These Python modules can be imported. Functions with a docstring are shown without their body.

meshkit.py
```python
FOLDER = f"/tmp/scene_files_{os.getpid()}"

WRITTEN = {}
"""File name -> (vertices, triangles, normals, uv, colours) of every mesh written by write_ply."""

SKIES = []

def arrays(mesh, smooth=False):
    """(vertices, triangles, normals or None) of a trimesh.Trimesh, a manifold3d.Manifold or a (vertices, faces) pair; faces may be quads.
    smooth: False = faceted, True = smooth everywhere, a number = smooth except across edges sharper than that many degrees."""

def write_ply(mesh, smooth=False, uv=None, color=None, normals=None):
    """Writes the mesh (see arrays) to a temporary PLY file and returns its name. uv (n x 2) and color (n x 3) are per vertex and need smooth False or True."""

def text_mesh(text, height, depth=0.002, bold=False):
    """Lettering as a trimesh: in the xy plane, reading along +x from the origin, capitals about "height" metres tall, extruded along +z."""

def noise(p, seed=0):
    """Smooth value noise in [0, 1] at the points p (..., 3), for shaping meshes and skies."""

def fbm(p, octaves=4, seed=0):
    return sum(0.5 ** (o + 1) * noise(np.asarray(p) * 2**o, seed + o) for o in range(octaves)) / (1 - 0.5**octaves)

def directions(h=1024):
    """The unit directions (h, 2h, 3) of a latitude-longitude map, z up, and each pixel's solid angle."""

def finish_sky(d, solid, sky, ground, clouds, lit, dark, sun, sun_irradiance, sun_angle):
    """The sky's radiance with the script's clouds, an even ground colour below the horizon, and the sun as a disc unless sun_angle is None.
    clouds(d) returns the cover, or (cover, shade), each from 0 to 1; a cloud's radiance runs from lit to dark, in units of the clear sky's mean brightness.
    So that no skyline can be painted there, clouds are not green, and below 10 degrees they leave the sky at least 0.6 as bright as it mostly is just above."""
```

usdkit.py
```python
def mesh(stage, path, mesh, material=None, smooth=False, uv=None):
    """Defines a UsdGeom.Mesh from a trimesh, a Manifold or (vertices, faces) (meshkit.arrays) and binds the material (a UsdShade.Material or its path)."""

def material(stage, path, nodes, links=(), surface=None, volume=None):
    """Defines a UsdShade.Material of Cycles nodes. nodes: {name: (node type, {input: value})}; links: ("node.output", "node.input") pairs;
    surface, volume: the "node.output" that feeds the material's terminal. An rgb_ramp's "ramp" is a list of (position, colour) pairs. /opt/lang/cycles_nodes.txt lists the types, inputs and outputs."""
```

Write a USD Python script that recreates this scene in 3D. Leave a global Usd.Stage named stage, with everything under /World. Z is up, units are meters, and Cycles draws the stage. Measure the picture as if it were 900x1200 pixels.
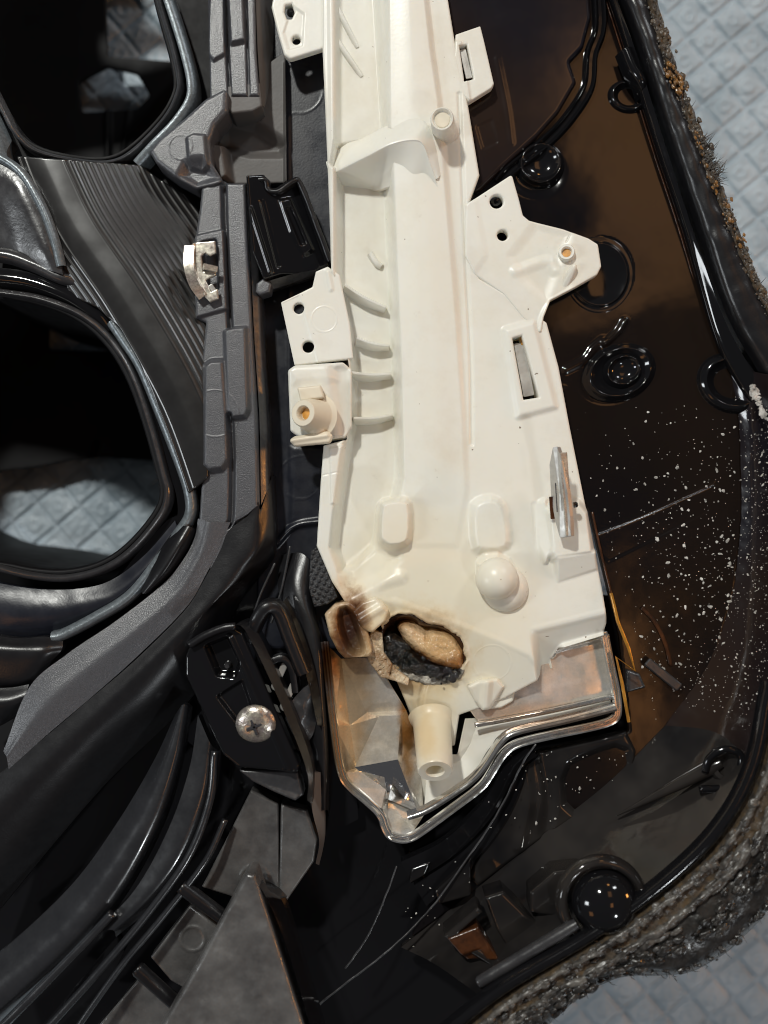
import math, random
import numpy as np, trimesh, shapely, usdkit
from shapely.geometry import Polygon, LineString, Point
from scipy.spatial import cKDTree
import meshkit
from pxr import Usd, UsdGeom, UsdLux, UsdShade, Gf, Sdf

stage = Usd.Stage.CreateInMemory()
UsdGeom.SetStageUpAxis(stage, UsdGeom.Tokens.z)
UsdGeom.SetStageMetersPerUnit(stage, 1.0)
UsdGeom.Xform.Define(stage, '/World')
rng = np.random.default_rng(7)

# ------------------------------------------------------------------ camera, light, exposure
D = 420.0            # mm from the lens to the reference plane (h = 0)
ZREF = 0.125         # m, height of the reference plane above the mat
FLOOR_H = -125.0
cam = UsdGeom.Camera.Define(stage, '/World/camera')
cam.AddTranslateOp().Set(Gf.Vec3d(0, 0, ZREF + D / 1000))
cam.CreateHorizontalApertureAttr(36.0)
cam.CreateVerticalApertureAttr(48.0)
cam.CreateFocalLengthAttr(36.0 * D / 300.0)
cam.CreateClippingRangeAttr(Gf.Vec2f(0.01, 50))
cam.CreateFStopAttr(6.0)
cam.CreateFocusDistanceAttr((D + 2) / 1000)
cam.CreateExposureAttr(0.22)

dome = UsdLux.DomeLight.Define(stage, '/World/room_light')
dome_mat = usdkit.material(stage, '/World/Looks/room_air',
    {"b": ("background_shader", {"color": (0.90, 0.90, 0.95), "strength": 0.055})}, surface="b.background")
UsdShade.MaterialBindingAPI.Apply(dome.GetPrim()).Bind(dome_mat)


def lamp(name, pos, target, w, h, power, color):
    l = UsdLux.RectLight.Define(stage, '/World/' + name)
    m = Gf.Matrix4d().SetLookAt(Gf.Vec3d(*pos), Gf.Vec3d(*target), Gf.Vec3d(0, 1, 0.01)).GetInverse()
    l.AddTransformOp().Set(m)
    l.CreateWidthAttr(w); l.CreateHeightAttr(h)
    l.CreateIntensityAttr(power); l.CreateColorAttr(Gf.Vec3f(*color))
    return l


lamp('ceiling_lamp', (-0.66, 1.32, 1.95), (0, 0, 0), 0.12, 0.12, 690, (1.0, 1.0, 0.94))
lamp('ceiling_lamp_001', (1.35, 1.65, 1.5), (0, 0, 0), 0.45, 0.25, 24, (0.95, 0.98, 1.0))
lamp('ceiling_lamp_002', (-1.6, -0.3, 1.1), (0, 0, 0), 0.45, 0.3, 17, (0.92, 0.97, 1.0))
lamp('ceiling_lamp_003', (1.0, -1.25, 1.5), (0.05, -0.1, 0), 0.14, 0.14, 80, (0.92, 0.97, 1.0))
lamp('warm_lamp', (1.7, 0.15, 0.55), (0, 0, 0.1), 0.2, 0.2, 34, (1.0, 0.40, 0.09))
lamp('warm_lamp_001', (0.55, 1.9, 1.3), (0, 0, 0.05), 0.2, 0.2, 12, (1.0, 0.45, 0.12))
lamp('amber_panel', (0.48, -0.24, 1.4), (0.1, -0.05, 0.1), 0.17, 0.26, 2.3, (1.0, 0.42, 0.13))
lamp('amber_panel_002', (-0.85, -0.95, 1.0), (-0.1, -0.1, 0.1), 0.3, 0.3, 1.6, (1.0, 0.45, 0.16))
lamp('amber_panel_001', (0.42, 0.55, 1.4), (0.1, 0.1, 0.1), 0.26, 0.40, 1.1, (1.0, 0.48, 0.18))

# ------------------------------------------------------------------ helpers


def P(px, py, h=0.0):
    """A pixel of the 900 x 1200 picture at height h (mm over the reference plane) -> mm."""
    s = (D - h) / D / 3.0
    return np.array([(px - 450) * s, (600 - py) * s, h])


def PA(pts, h=0.0):
    pts = np.asarray(pts, float)
    hh = pts[:, 2] if pts.shape[1] > 2 else np.full(len(pts), h)
    s = (D - hh) / D / 3.0
    return np.stack([(pts[:, 0] - 450) * s, (600 - pts[:, 1]) * s, hh], 1)


used = {}


def numbered(path):
    n = used.get(path, 0); used[path] = n + 1
    return path if n == 0 else f"{path}_{n:03d}"


def meta(prim, label=None, cat=None, group=None, kind=None):
    for k, v in (('label', label), ('category', cat), ('group', group), ('kind', kind)):
        if v: prim.SetCustomDataByKey(k, v)
    return prim


LOC = {}


def thing(name, label, cat, px, py, h, group=None):
    path = numbered('/World/' + name)
    x = UsdGeom.Xform.Define(stage, path)
    loc = P(px, py, h)
    LOC[path] = loc
    x.AddTranslateOp().Set(Gf.Vec3d(*(loc / 1000 + [0, 0, ZREF])))
    meta(x.GetPrim(), label, cat, group)
    return path


def put(parent, name, mesh, mat, smooth=40, label=None, kind=None, cat=None, group=None):
    """mesh in mm of the reference frame; becomes ONE Mesh prim under parent (a path) or /World."""
    path = numbered((parent or '/World') + '/' + name)
    top = parent
    while top and top not in LOC: top = top.rsplit('/', 1)[0]
    if isinstance(mesh, (list,)): mesh = join(mesh)
    if isinstance(mesh, tuple): mesh = trimesh.Trimesh(mesh[0], mesh[1], process=False)
    mesh = mesh.copy()
    off = LOC[top] if top else np.zeros(3)
    mesh.vertices = (np.asarray(mesh.vertices) - off) / 1000 + ([0, 0, 0] if top else [0, 0, ZREF])
    usdkit.mesh(stage, path, mesh, mat, smooth=smooth)
    meta(stage.GetPrimAtPath(path), label, cat, group, kind)
    return path


def join(ms):
    v, f, n = [], [], 0
    for m in ms:
        if not isinstance(m, tuple): m = (np.asarray(m.vertices), np.asarray(m.faces))
        v.append(m[0]); f.append(np.asarray(m[1]) + n); n += len(m[0])
    return trimesh.Trimesh(np.vstack(v), np.vstack(f), process=False)


def chaikin(p, n=2, closed=True):
    p = np.asarray(p, float)
    for _ in range(n):
        q = np.roll(p, -1, 0) if closed else p[1:]
        a = p if closed else p[:-1]
        r = np.empty((2 * len(a), p.shape[1])); r[0::2] = .75 * a + .25 * q; r[1::2] = .25 * a + .75 * q
        p = r if closed else np.vstack([p[:1], r, p[-1:]])
    return p


def crom(p, n, closed=False):
    """Catmull-Rom through the points, n samples evenly spaced in length."""
    p = np.asarray(p, float)
    if len(p) == 2: return p[0] + np.linspace(0, 1, n)[:, None] * (p[1] - p[0])
    q = np.vstack([p[-1:], p, p[:2]]) if closed else np.vstack([2 * p[0] - p[1], p, 2 * p[-1] - p[-2]])
    t = np.linspace(0, 1, 12, endpoint=False)[:, None]
    out = []
    for i in range(len(q) - 3):
        a, b, c, d = q[i:i + 4]
        out.append(.5 * (2 * b + (c - a) * t + (2 * a - 5 * b + 4 * c - d) * t**2 + (3 * b - a - 3 * c + d) * t**3))
    o = np.vstack(out + [p[:1] if closed else p[-1:]])
    s = np.r_[0, np.cumsum(np.linalg.norm(np.diff(o, axis=0), axis=1))]
    u = np.linspace(0, s[-1], n + 1)[:-1] if closed else np.linspace(0, s[-1], n)
    return np.stack([np.interp(u, s, o[:, k]) for k in range(p.shape[1])], 1)


def grid_faces(n, m, cn=False, cm=False):
    i, j = np.meshgrid(np.arange(n if cn else n - 1), np.arange(m if cm else m - 1), indexing='ij')
    a = (i * m + j).ravel(); b = (((i + 1) % n) * m + j).ravel()
    c = (((i + 1) % n) * m + (j + 1) % m).ravel(); d = (i * m + (j + 1) % m).ravel()
    return np.vstack([np.stack([a, b, c], 1), np.stack([a, c, d], 1)])


def fix(m):
    trimesh.repair.fix_normals(m, multibody=True)
    return m


def up(v, f):
    """Turn faces so that they look upwards on the whole."""
    n = np.cross(v[f[:, 1]] - v[f[:, 0]], v[f[:, 2]] - v[f[:, 0]])
    return (v, f[:, ::-1]) if n[:, 2].sum() < 0 else (v, f)


def loft(rows, nu=60, nv=8, depth=3.0, spline=True, wob=None):
    """Skin through rows of (px, py, h); a skirt of the given depth closes its sides."""
    rows = [crom(r, nu) for r in rows]
    a = np.stack(rows, 0)
    if spline and len(rows) > 2:
        k = len(rows); v = (k - 1) * nv + 1
        a = np.stack([crom_u(a[:, j], v) for j in range(nu)], 1)
    elif len(rows) >= 2:
        k = len(rows); tt = np.linspace(0, k - 1, (k - 1) * max(1, nv // 3) + 1)
        i = np.minimum(tt.astype(int), k - 2); w = (tt - i)[:, None, None]
        a = a[i] * (1 - w) + a[i + 1] * w
    n, m = a.shape[:2]
    v = PA(a.reshape(-1, 3))
    if wob is not None: v[:, 2] += wob(v)
    f = grid_faces(n, m)
    v, f = up(v, f)
    ring = np.r_[np.arange(m), np.arange(1, n) * m + m - 1, (n - 1) * m + np.arange(m - 2, -1, -1), np.arange(n - 2, 0, -1) * m]
    return join([(v, f), skirt(v[ring], depth)])


def crom_u(p, n):
    q = np.vstack([2 * p[0] - p[1], p, 2 * p[-1] - p[-2]])
    x = np.linspace(0, len(p) - 1, n); i = np.minimum(x.astype(int), len(p) - 2); t = (x - i)[:, None]
    a, b, c, d = q[i], q[i + 1], q[i + 2], q[i + 3]
    return .5 * (2 * b + (c - a) * t + (2 * a - 5 * b + 4 * c - d) * t**2 + (3 * b - a - 3 * c + d) * t**3)


def skirt(ring, depth, hbot=None):
    lo = ring.copy(); lo[:, 2] = lo[:, 2] - depth if hbot is None else hbot
    k = len(ring); v = np.vstack([ring, lo]); i = np.arange(k); j = (i + 1) % k
    f = np.vstack([np.stack([i, i + k, j], 1), np.stack([j, i + k, j + k], 1)])
    area = np.sum(ring[:, 0] * np.roll(ring[:, 1], -1) - np.roll(ring[:, 0], -1) * ring[:, 1])
    return (v, f if area > 0 else f[:, ::-1])


def sweep(path, prof, n=80, closed=False, profclosed=False, wob=0.0, seed=0, spline=True):
    """A cross-section (sideways mm, up mm) carried along a path of (px, py, h)."""
    c = PA(crom(path, n, closed) if spline else np.asarray(path, float)); n = len(c)
    t = np.roll(c, -1, 0) - np.roll(c, 1, 0)
    if not closed: t[0] = c[1] - c[0]; t[-1] = c[-1] - c[-2]
    t /= np.linalg.norm(t[:, :2], axis=1, keepdims=True) + 1e-9
    nr = np.stack([-t[:, 1], t[:, 0], 0 * t[:, 0]], 1)
    pr = np.asarray(prof, float)
    v = c[:, None] + nr[:, None] * pr[None, :, :1] + np.array([0, 0, 1.0]) * pr[None, :, 1:2]
    v = v.reshape(-1, 3)
    if wob: v = v + wob * (np.stack([meshkit.fbm(v / 3.0 + k * 9, 3, seed + k) for k in range(3)], 1) - .5)
    m = trimesh.Trimesh(v, grid_faces(n, len(pr), closed, profclosed), process=False)
    if profclosed and not closed:
        k = len(pr); i = np.arange(1, k - 1)
        m = trimesh.Trimesh(m.vertices, np.vstack([m.faces, np.stack([0 * i, i + 1, i], 1), (n - 1) * k + np.stack([0 * i, i, i + 1], 1)]), process=False)
    if profclosed: fix(m)
    else:
        v2, f2 = up(np.asarray(m.vertices), np.asarray(m.faces)); m = trimesh.Trimesh(v2, f2, process=False)
    return m


def ring_prof(r, n=12, flat=1.0):
    a = np.linspace(0, 2 * np.pi, n, endpoint=False)
    return np.stack([r * np.cos(a), r * flat * np.sin(a)], 1)


def tube(path, r, n=40, wob=0.0, seed=0, closed=False, flat=1.0, k=12):
    return sweep(path, ring_prof(r, k, flat), n, closed, True, wob, seed)


def sstep(x): x = np.clip(x, 0, 1); return x * x * (3 - 2 * x)


def plane(*pts):
    q = PA(pts); A = np.c_[q[:, :2], np.ones(len(q))]
    return np.linalg.lstsq(A, q[:, 2], rcond=None)[0]


def hval(h, x, y): return h if np.isscalar(h) else h[0] * x + h[1] * y + h[2]


def hmean(h, pts):
    if np.isscalar(h): return h
    c = np.mean(np.asarray(pts, float), 0); q = P(c[0], c[1], 0); return float(hval(h, q[0], q[1]))


def poly(pts, h, rnd=0.0, smooth=0):
    p = chaikin(np.asarray(pts, float)[:, :2], smooth) if smooth else np.asarray(pts, float)[:, :2]
    g = Polygon(PA(p, h)[:, :2])
    if not g.is_valid: g = g.buffer(0)
    if rnd: g = g.buffer(-rnd, quad_segs=6).buffer(2 * rnd, quad_segs=6).buffer(-rnd, quad_segs=6)
    if g.geom_type == 'MultiPolygon': g = max(g.geoms, key=lambda q: q.area)
    return g


def sdist(g, x, y):
    """Signed distance, positive inside, for the points."""
    d = shapely.distance(g.boundary, shapely.points(x, y))
    return np.where(shapely.contains_xy(g, x, y), d, -d)


def relief(outline, h, feats=(), step=0.4, depth=5.0, edge=0.5, holes=(), rnd=0.4, smooth=0, hbot=None, wob=None, open_bottom=True):
    """A moulded sheet: height field over an outline (pixels at height h) with soft-edged features, rounded edges, holes and side walls."""
    g = poly(outline, hmean(h, outline), rnd, smooth)
    hs = [q if isinstance(q, Polygon) else poly(q, hmean(h, outline)) for q in holes]
    x0, y0, x1, y1 = g.bounds
    xs = np.arange(x0 - 2 * step, x1 + 2 * step, step); ys = np.arange(y0 - 2 * step, y1 + 2 * step, step)
    X, Y = np.meshgrid(xs, ys, indexing='ij'); nx, ny = X.shape
    x, y = X.ravel(), Y.ravel()
    sd = np.full(len(x), -9.0); near = shapely.contains_xy(g.buffer(2.5 * step), x, y)
    sd[near] = sdist(g, x[near], y[near])
    for q in hs:
        bx = q.bounds; k = (x > bx[0] - 3) & (x < bx[2] + 3) & (y > bx[1] - 3) & (y < bx[3] + 3) & near
        sd[k] = np.minimum(sd[k], -sdist(q, x[k], y[k]))
    S = sd.reshape(nx, ny); ins = S > 0
    # cells touching the inside
    keep = ins[:-1, :-1] | ins[1:, :-1] | ins[:-1, 1:] | ins[1:, 1:]
    gx, gy = np.gradient(S, step)
    gl = np.maximum(np.hypot(gx, gy), .3)
    out = (~ins) & (S > -2.2 * step)
    xx, yy = X.copy(), Y.copy()
    xx[out] += (-S * gx / gl**2)[out]; yy[out] += (-S * gy / gl**2)[out]
    idx = np.arange(nx * ny).reshape(nx, ny)
    a, b, c, d = idx[:-1, :-1][keep], idx[1:, :-1][keep], idx[1:, 1:][keep], idx[:-1, 1:][keep]
    f = np.vstack([np.stack([a, b, c], 1), np.stack([a, c, d], 1)])
    fs = sd[f]; f = f[(fs > 0).any(1)]
    u, inv = np.unique(f, return_inverse=True); f = inv.reshape(-1, 3)
    x, y, s = xx.ravel()[u], yy.ravel()[u], np.maximum(sd[u], 0)
    z = hval(h, x, y) + 0 * x
    for ft in feats: z = feature(ft, x, y, z)
    if wob is not None: z = z + wob(x, y)
    if edge:
        q = np.clip(edge - s, 0, edge); z = z - (edge - np.sqrt(np.maximum(edge**2 - q**2, 0)))
    v = np.stack([x, y, z], 1)
    ar = np.cross(v[f[:, 1]] - v[f[:, 0]], v[f[:, 2]] - v[f[:, 0]])
    f = f[np.abs(ar[:, 2]) > 1e-7]
    ar = np.cross(v[f[:, 1]] - v[f[:, 0]], v[f[:, 2]] - v[f[:, 0]])
    f = np.where(ar[:, 2:3] < 0, f[:, ::-1], f)
    e = np.vstack([f[:, [0, 1]], f[:, [1, 2]], f[:, [2, 0]]])
    es = np.sort(e, 1); _, first, cnt = np.unique(es, axis=0, return_index=True, return_counts=True)
    be = e[first[cnt == 1]]
    k = len(be); top0, top1 = v[be[:, 0]], v[be[:, 1]]
    lo0, lo1 = top0.copy(), top1.copy()
    if hbot is None: lo0[:, 2] -= depth; lo1[:, 2] -= depth
    else: lo0[:, 2] = np.minimum(hbot, top0[:, 2]); lo1[:, 2] = np.minimum(hbot, top1[:, 2])
    uq, iv = np.unique(be, return_inverse=True); iv = iv.reshape(-1, 2)
    tv = v[uq]; lv = tv.copy(); lv[:, 2] = (tv[:, 2] - depth) if hbot is None else np.minimum(hbot, tv[:, 2])
    sv = np.vstack([tv, lv]); n = len(uq)
    sf = np.vstack([np.stack([iv[:, 0], iv[:, 0] + n, iv[:, 1]], 1), np.stack([iv[:, 1], iv[:, 0] + n, iv[:, 1] + n], 1)])
    return join([(v, f), (sv, sf)])


def feature(ft, x, y, z):
    kind = ft[0]
    if kind in ('set', 'add', 'max', 'min'):
        _, pts, h, w = ft[:4]; sm = ft[4] if len(ft) > 4 else 0; rd = ft[5] if len(ft) > 5 else 0.5
        g = poly(pts, hmean(h, pts) if kind != 'add' else (ft[6] if len(ft) > 6 else 0), rd, sm)
        b = g.bounds; k = (x > b[0] - w) & (x < b[2] + w) & (y > b[1] - w) & (y < b[3] + w)
        if not k.any(): return z
        t = sstep(sdist(g, x[k], y[k]) / w + .5); z = z.copy(); hh = hval(h, x[k], y[k])
        if kind == 'set': z[k] = z[k] * (1 - t) + hh * t
        elif kind == 'max': z[k] = np.maximum(z[k], z[k] * (1 - t) + hh * t)
        elif kind == 'min': z[k] = np.minimum(z[k], z[k] * (1 - t) + hh * t)
        else: z[k] = z[k] + hh * t
    elif kind == 'line':
        _, pts, dh, hw = ft[:4]
        l = LineString(PA(crom(np.asarray(pts, float), 40) if len(pts) > 2 else np.asarray(pts, float), ft[4] if len(ft) > 4 else 0)[:, :2])
        b = l.bounds; k = (x > b[0] - hw) & (x < b[2] + hw) & (y > b[1] - hw) & (y < b[3] + hw)
        if not k.any(): return z
        d = shapely.distance(l, shapely.points(x[k], y[k])); z = z.copy()
        z[k] = z[k] + dh * (.5 + .5 * np.cos(np.pi * np.clip(d / hw, 0, 1)))
    elif kind == 'ring':
        _, c, r, dh, hw = ft[:5]
        q = P(*c); d = np.abs(np.hypot(x - q[0], y - q[1]) - r / 3); z = z + dh * (.5 + .5 * np.cos(np.pi * np.clip(d / hw, 0, 1)))
    elif kind == 'dome':
        _, c, r, dh = ft[:4]
        q = P(*c); d = np.hypot(x - q[0], y - q[1]) / (r / 3); z = np.maximum(z, z.min() * (d >= 1) + (d < 1) * (hmean(ft[4], [c]) + dh * np.sqrt(np.clip(1 - d * d, 0, 1))))
    elif kind == 'fn':
        z = ft[1](x, y, z)
    return z


def lathe(prof, base, top, n=28):
    """(radius, along 0..1) profile turned round the axis base -> top (mm points)."""
    base, top = np.asarray(base, float), np.asarray(top, float)
    ax = top - base; L = np.linalg.norm(ax); ax = ax / L
    s = np.cross(ax, [0, 1, 0.2]); s /= np.linalg.norm(s); t = np.cross(ax, s)
    a = np.linspace(0, 2 * np.pi, n, endpoint=False)
    pr = np.asarray(prof, float)
    v = np.stack([base + ax * p[1] * L + p[0] * (np.cos(a)[:, None] * s + np.sin(a)[:, None] * t) for p in pr], 0).reshape(-1, 3)
    f = grid_faces(len(pr), n, False, True)
    m = trimesh.Trimesh(v, f, process=False)
    nrm = m.face_normals; c = m.triangles_center - base; r = c - np.outer(c @ ax, ax)
    if (np.einsum('ij,ij->i', nrm, r) * m.area_faces)[:n].sum() < 0: m.faces = m.faces[:, ::-1]
    return m


def facets(verts, faces, depth=0):
    v = PA(verts); tri = []
    for q in faces:
        for i in range(1, len(q) - 1):
            t = [q[0], q[i], q[i + 1]]
            nz = np.cross(v[t[1]] - v[t[0]], v[t[2]] - v[t[0]])[2]
            tri.append(t if nz >= 0 else t[::-1])
    return trimesh.Trimesh(v, np.array(tri), process=False)


def box_between(a, b, w, hgt, bev=0.25):
    """A bar with chamfered edges from a to b (mm points), w wide sideways, hgt tall."""
    a, b = np.asarray(a, float), np.asarray(b, float)
    d = b - a; L = np.linalg.norm(d); d /= L
    s = np.cross([0, 0, 1.0], d); s /= np.linalg.norm(s); u = np.cross(d, s)
    q = [(-w/2+bev, -hgt/2), (w/2-bev, -hgt/2), (w/2, -hgt/2+bev), (w/2, hgt/2-bev), (w/2-bev, hgt/2), (-w/2+bev, hgt/2), (-w/2, hgt/2-bev), (-w/2, -hgt/2+bev)]
    v = []
    for t, k in ((0, .8), (bev / L, 1), (1 - bev / L, 1), (1, .8)):
        v += [a + d * L * t + s * p[0] * k + u * p[1] * k for p in q]
    v = np.array(v); f = grid_faces(4, 8, False, True)
    i = np.arange(1, 7)
    f = np.vstack([f, np.stack([0 * i, i + 1, i], 1), 24 + np.stack([0 * i, i, i + 1], 1)])
    return fix(trimesh.Trimesh(v, f, process=False))


# ------------------------------------------------------------------ materials


def mat(name, color, rough=.4, metal=0.0, spec=.5, var=.0, vscale=60, bump=0.0, bscale=1500, bump2=0.0, b2scale=200, coat=0.0, rvar=0.0, sss=0.0, extra=None, color2=None, detail=3):
    """Principled plastic or metal with noise in colour, gloss and fine relief; positions in metres."""
    n = {"g": ("geometry", {}), "p": ("principled_bsdf", {"base_color": color, "roughness": rough, "metallic": metal, "specular_ior_level": spec, "coat_weight": coat, "coat_roughness": .05})}
    L = []
    if sss: n["p"][1].update(subsurface_weight=sss, subsurface_scale=.004, subsurface_radius=(1, .8, .5))
    if var:
        c2 = color2 or tuple(c * (1 - var) for c in color)
        n["n1"] = ("noise_texture", {"scale": vscale, "detail": float(detail), "roughness": .6})
        n["r1"] = ("rgb_ramp", {"ramp": [(.32, color), (.68, c2)]})
        L += [("g.position", "n1.vector"), ("n1.fac", "r1.fac"), ("r1.color", "p.base_color")]
    if rvar:
        n["n2"] = ("noise_texture", {"scale": vscale * 2.3, "detail": 4.0, "roughness": .65})
        n["m2"] = ("map_range", {"from_min": .3, "from_max": .7, "to_min": max(.02, rough - rvar), "to_max": rough + rvar})
        L += [("g.position", "n2.vector"), ("n2.fac", "m2.value"), ("m2.result", "p.roughness")]
    last = None
    if bump2:
        n["n4"] = ("noise_texture", {"scale": b2scale, "detail": 3.0}); n["b4"] = ("bump", {"strength": 1.0, "distance": bump2})
        L += [("g.position", "n4.vector"), ("n4.fac", "b4.height")]; last = "b4.normal"
    if bump:
        n["n3"] = ("noise_texture", {"scale": bscale, "detail": 2.0}); n["b3"] = ("bump", {"strength": 1.0, "distance": bump})
        L += [("g.position", "n3.vector"), ("n3.fac", "b3.height")]
        if last: L.append((last, "b3.normal"))
        last = "b3.normal"
    if last: L.append((last, "p.normal"))
    if extra: extra(n, L)
    return usdkit.material(stage, '/World/Looks/' + name, n, L, surface="p.BSDF")


def W(px, py, h): return tuple(P(px, py, h) / 1000 + [0, 0, ZREF])


def stains(spots, dirt=True):
    """Heat stains: spots of (world centre, radius m, colour, strength) laid over the base colour with ragged noise edges."""
    def ex(n, L):
        n["sn"] = ("noise_texture", {"scale": 160, "detail": 5.0, "roughness": .62})
        L.append(("g.position", "sn.vector"))
        last = "r1.color"
        L.remove(("r1.color", "p.base_color"))
        n["sp"] = ("noise_texture", {"scale": 420, "detail": 1.0}); n["spr"] = ("map_range", {"from_min": .785, "from_max": .82, "to_min": 0.0, "to_max": .75}); n["spm"] = ("mix_color", {"b": (.16, .11, .07)})
        n["gr"] = ("noise_texture", {"scale": 28, "detail": 6.0, "roughness": .7}); n["grr"] = ("map_range", {"from_min": .5, "from_max": .75, "to_min": 0.0, "to_max": .4}); n["grm"] = ("mix_color", {"b": (.62, .55, .42)})
        L += [("g.position", "sp.vector"), ("sp.fac", "spr.value"), ("spr.result", "spm.fac"), ("g.position", "gr.vector"), ("gr.fac", "grr.value"), ("grr.result", "grm.fac"), ("r1.color", "grm.a"), ("grm.result", "spm.a")]
        last = "spm.result" if dirt else "r1.color"
        for i, (c, r, col, st, rag) in enumerate(spots):
            n[f"d{i}"] = ("mix_vector", {"fac": 0.0}); del n[f"d{i}"]
            n[f"mp{i}"] = ("mapping", {"mapping_type": "point", "location": tuple(-q / (r if np.isscalar(r) else r[k]) for k, q in enumerate(c)), "scale": tuple(1 / (r if np.isscalar(r) else r[k]) for k in range(3))})
            n[f"gr{i}"] = ("gradient_texture", {"gradient_type": "spherical"})
            n[f"sm{i}"] = ("math", {"math_type": "multiply_add", "value2": rag, "value3": -rag * .5})
            n[f"ad{i}"] = ("math", {"math_type": "add"})
            n[f"mr{i}"] = ("map_range", {"range_type": "smoothstep", "from_min": .12, "from_max": .75, "to_min": 0.0, "to_max": st})
            n[f"mx{i}"] = ("mix_color", {"b": col})
            L += [("g.position", f"mp{i}.vector"), (f"mp{i}.vector", f"gr{i}.vector"), ("sn.fac", f"sm{i}.value1"),
                  (f"gr{i}.fac", f"ad{i}.value1"), (f"sm{i}.value", f"ad{i}.value2"), (f"ad{i}.value", f"mr{i}.value"),
                  (f"mr{i}.result", f"mx{i}.fac"), (last, f"mx{i}.a")]
            last = f"mx{i}.result"
        L.append((last, "p.base_color"))
    return ex


CREAM, AMBER, BROWN, CHAR = (.78, .66, .42), (.60, .36, .11), (.10, .03, .008), (.008, .006, .005)
HEAT = [
    (W(495, 740, -2), .07, (.79, .72, .55), .8, .15),
    (W(480, 640, -3), (.03, .03, .05), (.77, .71, .57), .5, .3),
    (W(470, 770, -6), (.038, .034, .04), (.74, .60, .34), .85, .5),
    (W(505, 850, -2), (.018, .034, .05), (.76, .62, .38), .6, .4),
    (W(499, 862, -5), (.006, .015, .03), AMBER, .4, .5),
    (W(478, 800, -8), (.014, .008, .03), (.22, .13, .06), .8, .9),
    (W(405, 738, -2), (.017, .03, .03), (.74, .56, .32), .9, .3),
    (W(410, 738, -2), (.013, .024, .025), (.32, .11, .02), 1.0, .7),
    (W(412, 740, -4), (.0115, .023, .03), (.035, .012, .006), 1.0, .7),
    (W(452, 764, -8), (.010, .014, .02), (.06, .03, .015), .95, .6),
    (W(488, 764, -4), (.034, .029, .03), (.64, .46, .24), .75, .5),
    (W(494, 757, -4), (.0235, .0195, .02), (.15, .055, .018), .95, .45),
]
M = {}
M['white'] = mat('ivory_plastic', (.80, .79, .72), .34, var=.04, vscale=40, bump=.00003, bscale=900, rvar=.06, sss=.12, color2=(.79, .77, .68), extra=stains(HEAT))
M['tan'] = mat('cream_plastic', (.76, .69, .55), .42, var=.08, vscale=90, bump=.00003, bscale=900, rvar=.06)
M['pit'] = mat('dark_hole', (.02, .02, .025), .5)
M['orange_pit'] = mat('amber_core', (.72, .34, .06), .45, var=.5, vscale=300)
M['grey'] = mat('grained_grey_plastic', (.075, .078, .088), .33, spec=.9, var=.35, vscale=1400, bump=.00013, bscale=2400, rvar=.08, bump2=.0002, b2scale=60)
M['satin'] = mat('black_satin_plastic', (.009, .009, .0105), .31, var=.15, vscale=120, bump=.00004, bscale=1600, rvar=.03, bump2=.00012, b2scale=45)
M['midgrey'] = mat('grey_satin_plastic', (.038, .038, .041), .3, spec=.8, var=.35, vscale=70, bump=.00006, bscale=900, rvar=.12, bump2=.0004, b2scale=60)
M['taupe'] = mat('matt_taupe_plastic', (.10, .094, .09), .5, var=.2, vscale=50, bump=.00005, bscale=800)
M['gloss'] = mat('black_gloss_plastic', (.006, .006, .007), .09, rvar=.04, vscale=60, bump2=.00025, b2scale=40)
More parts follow.
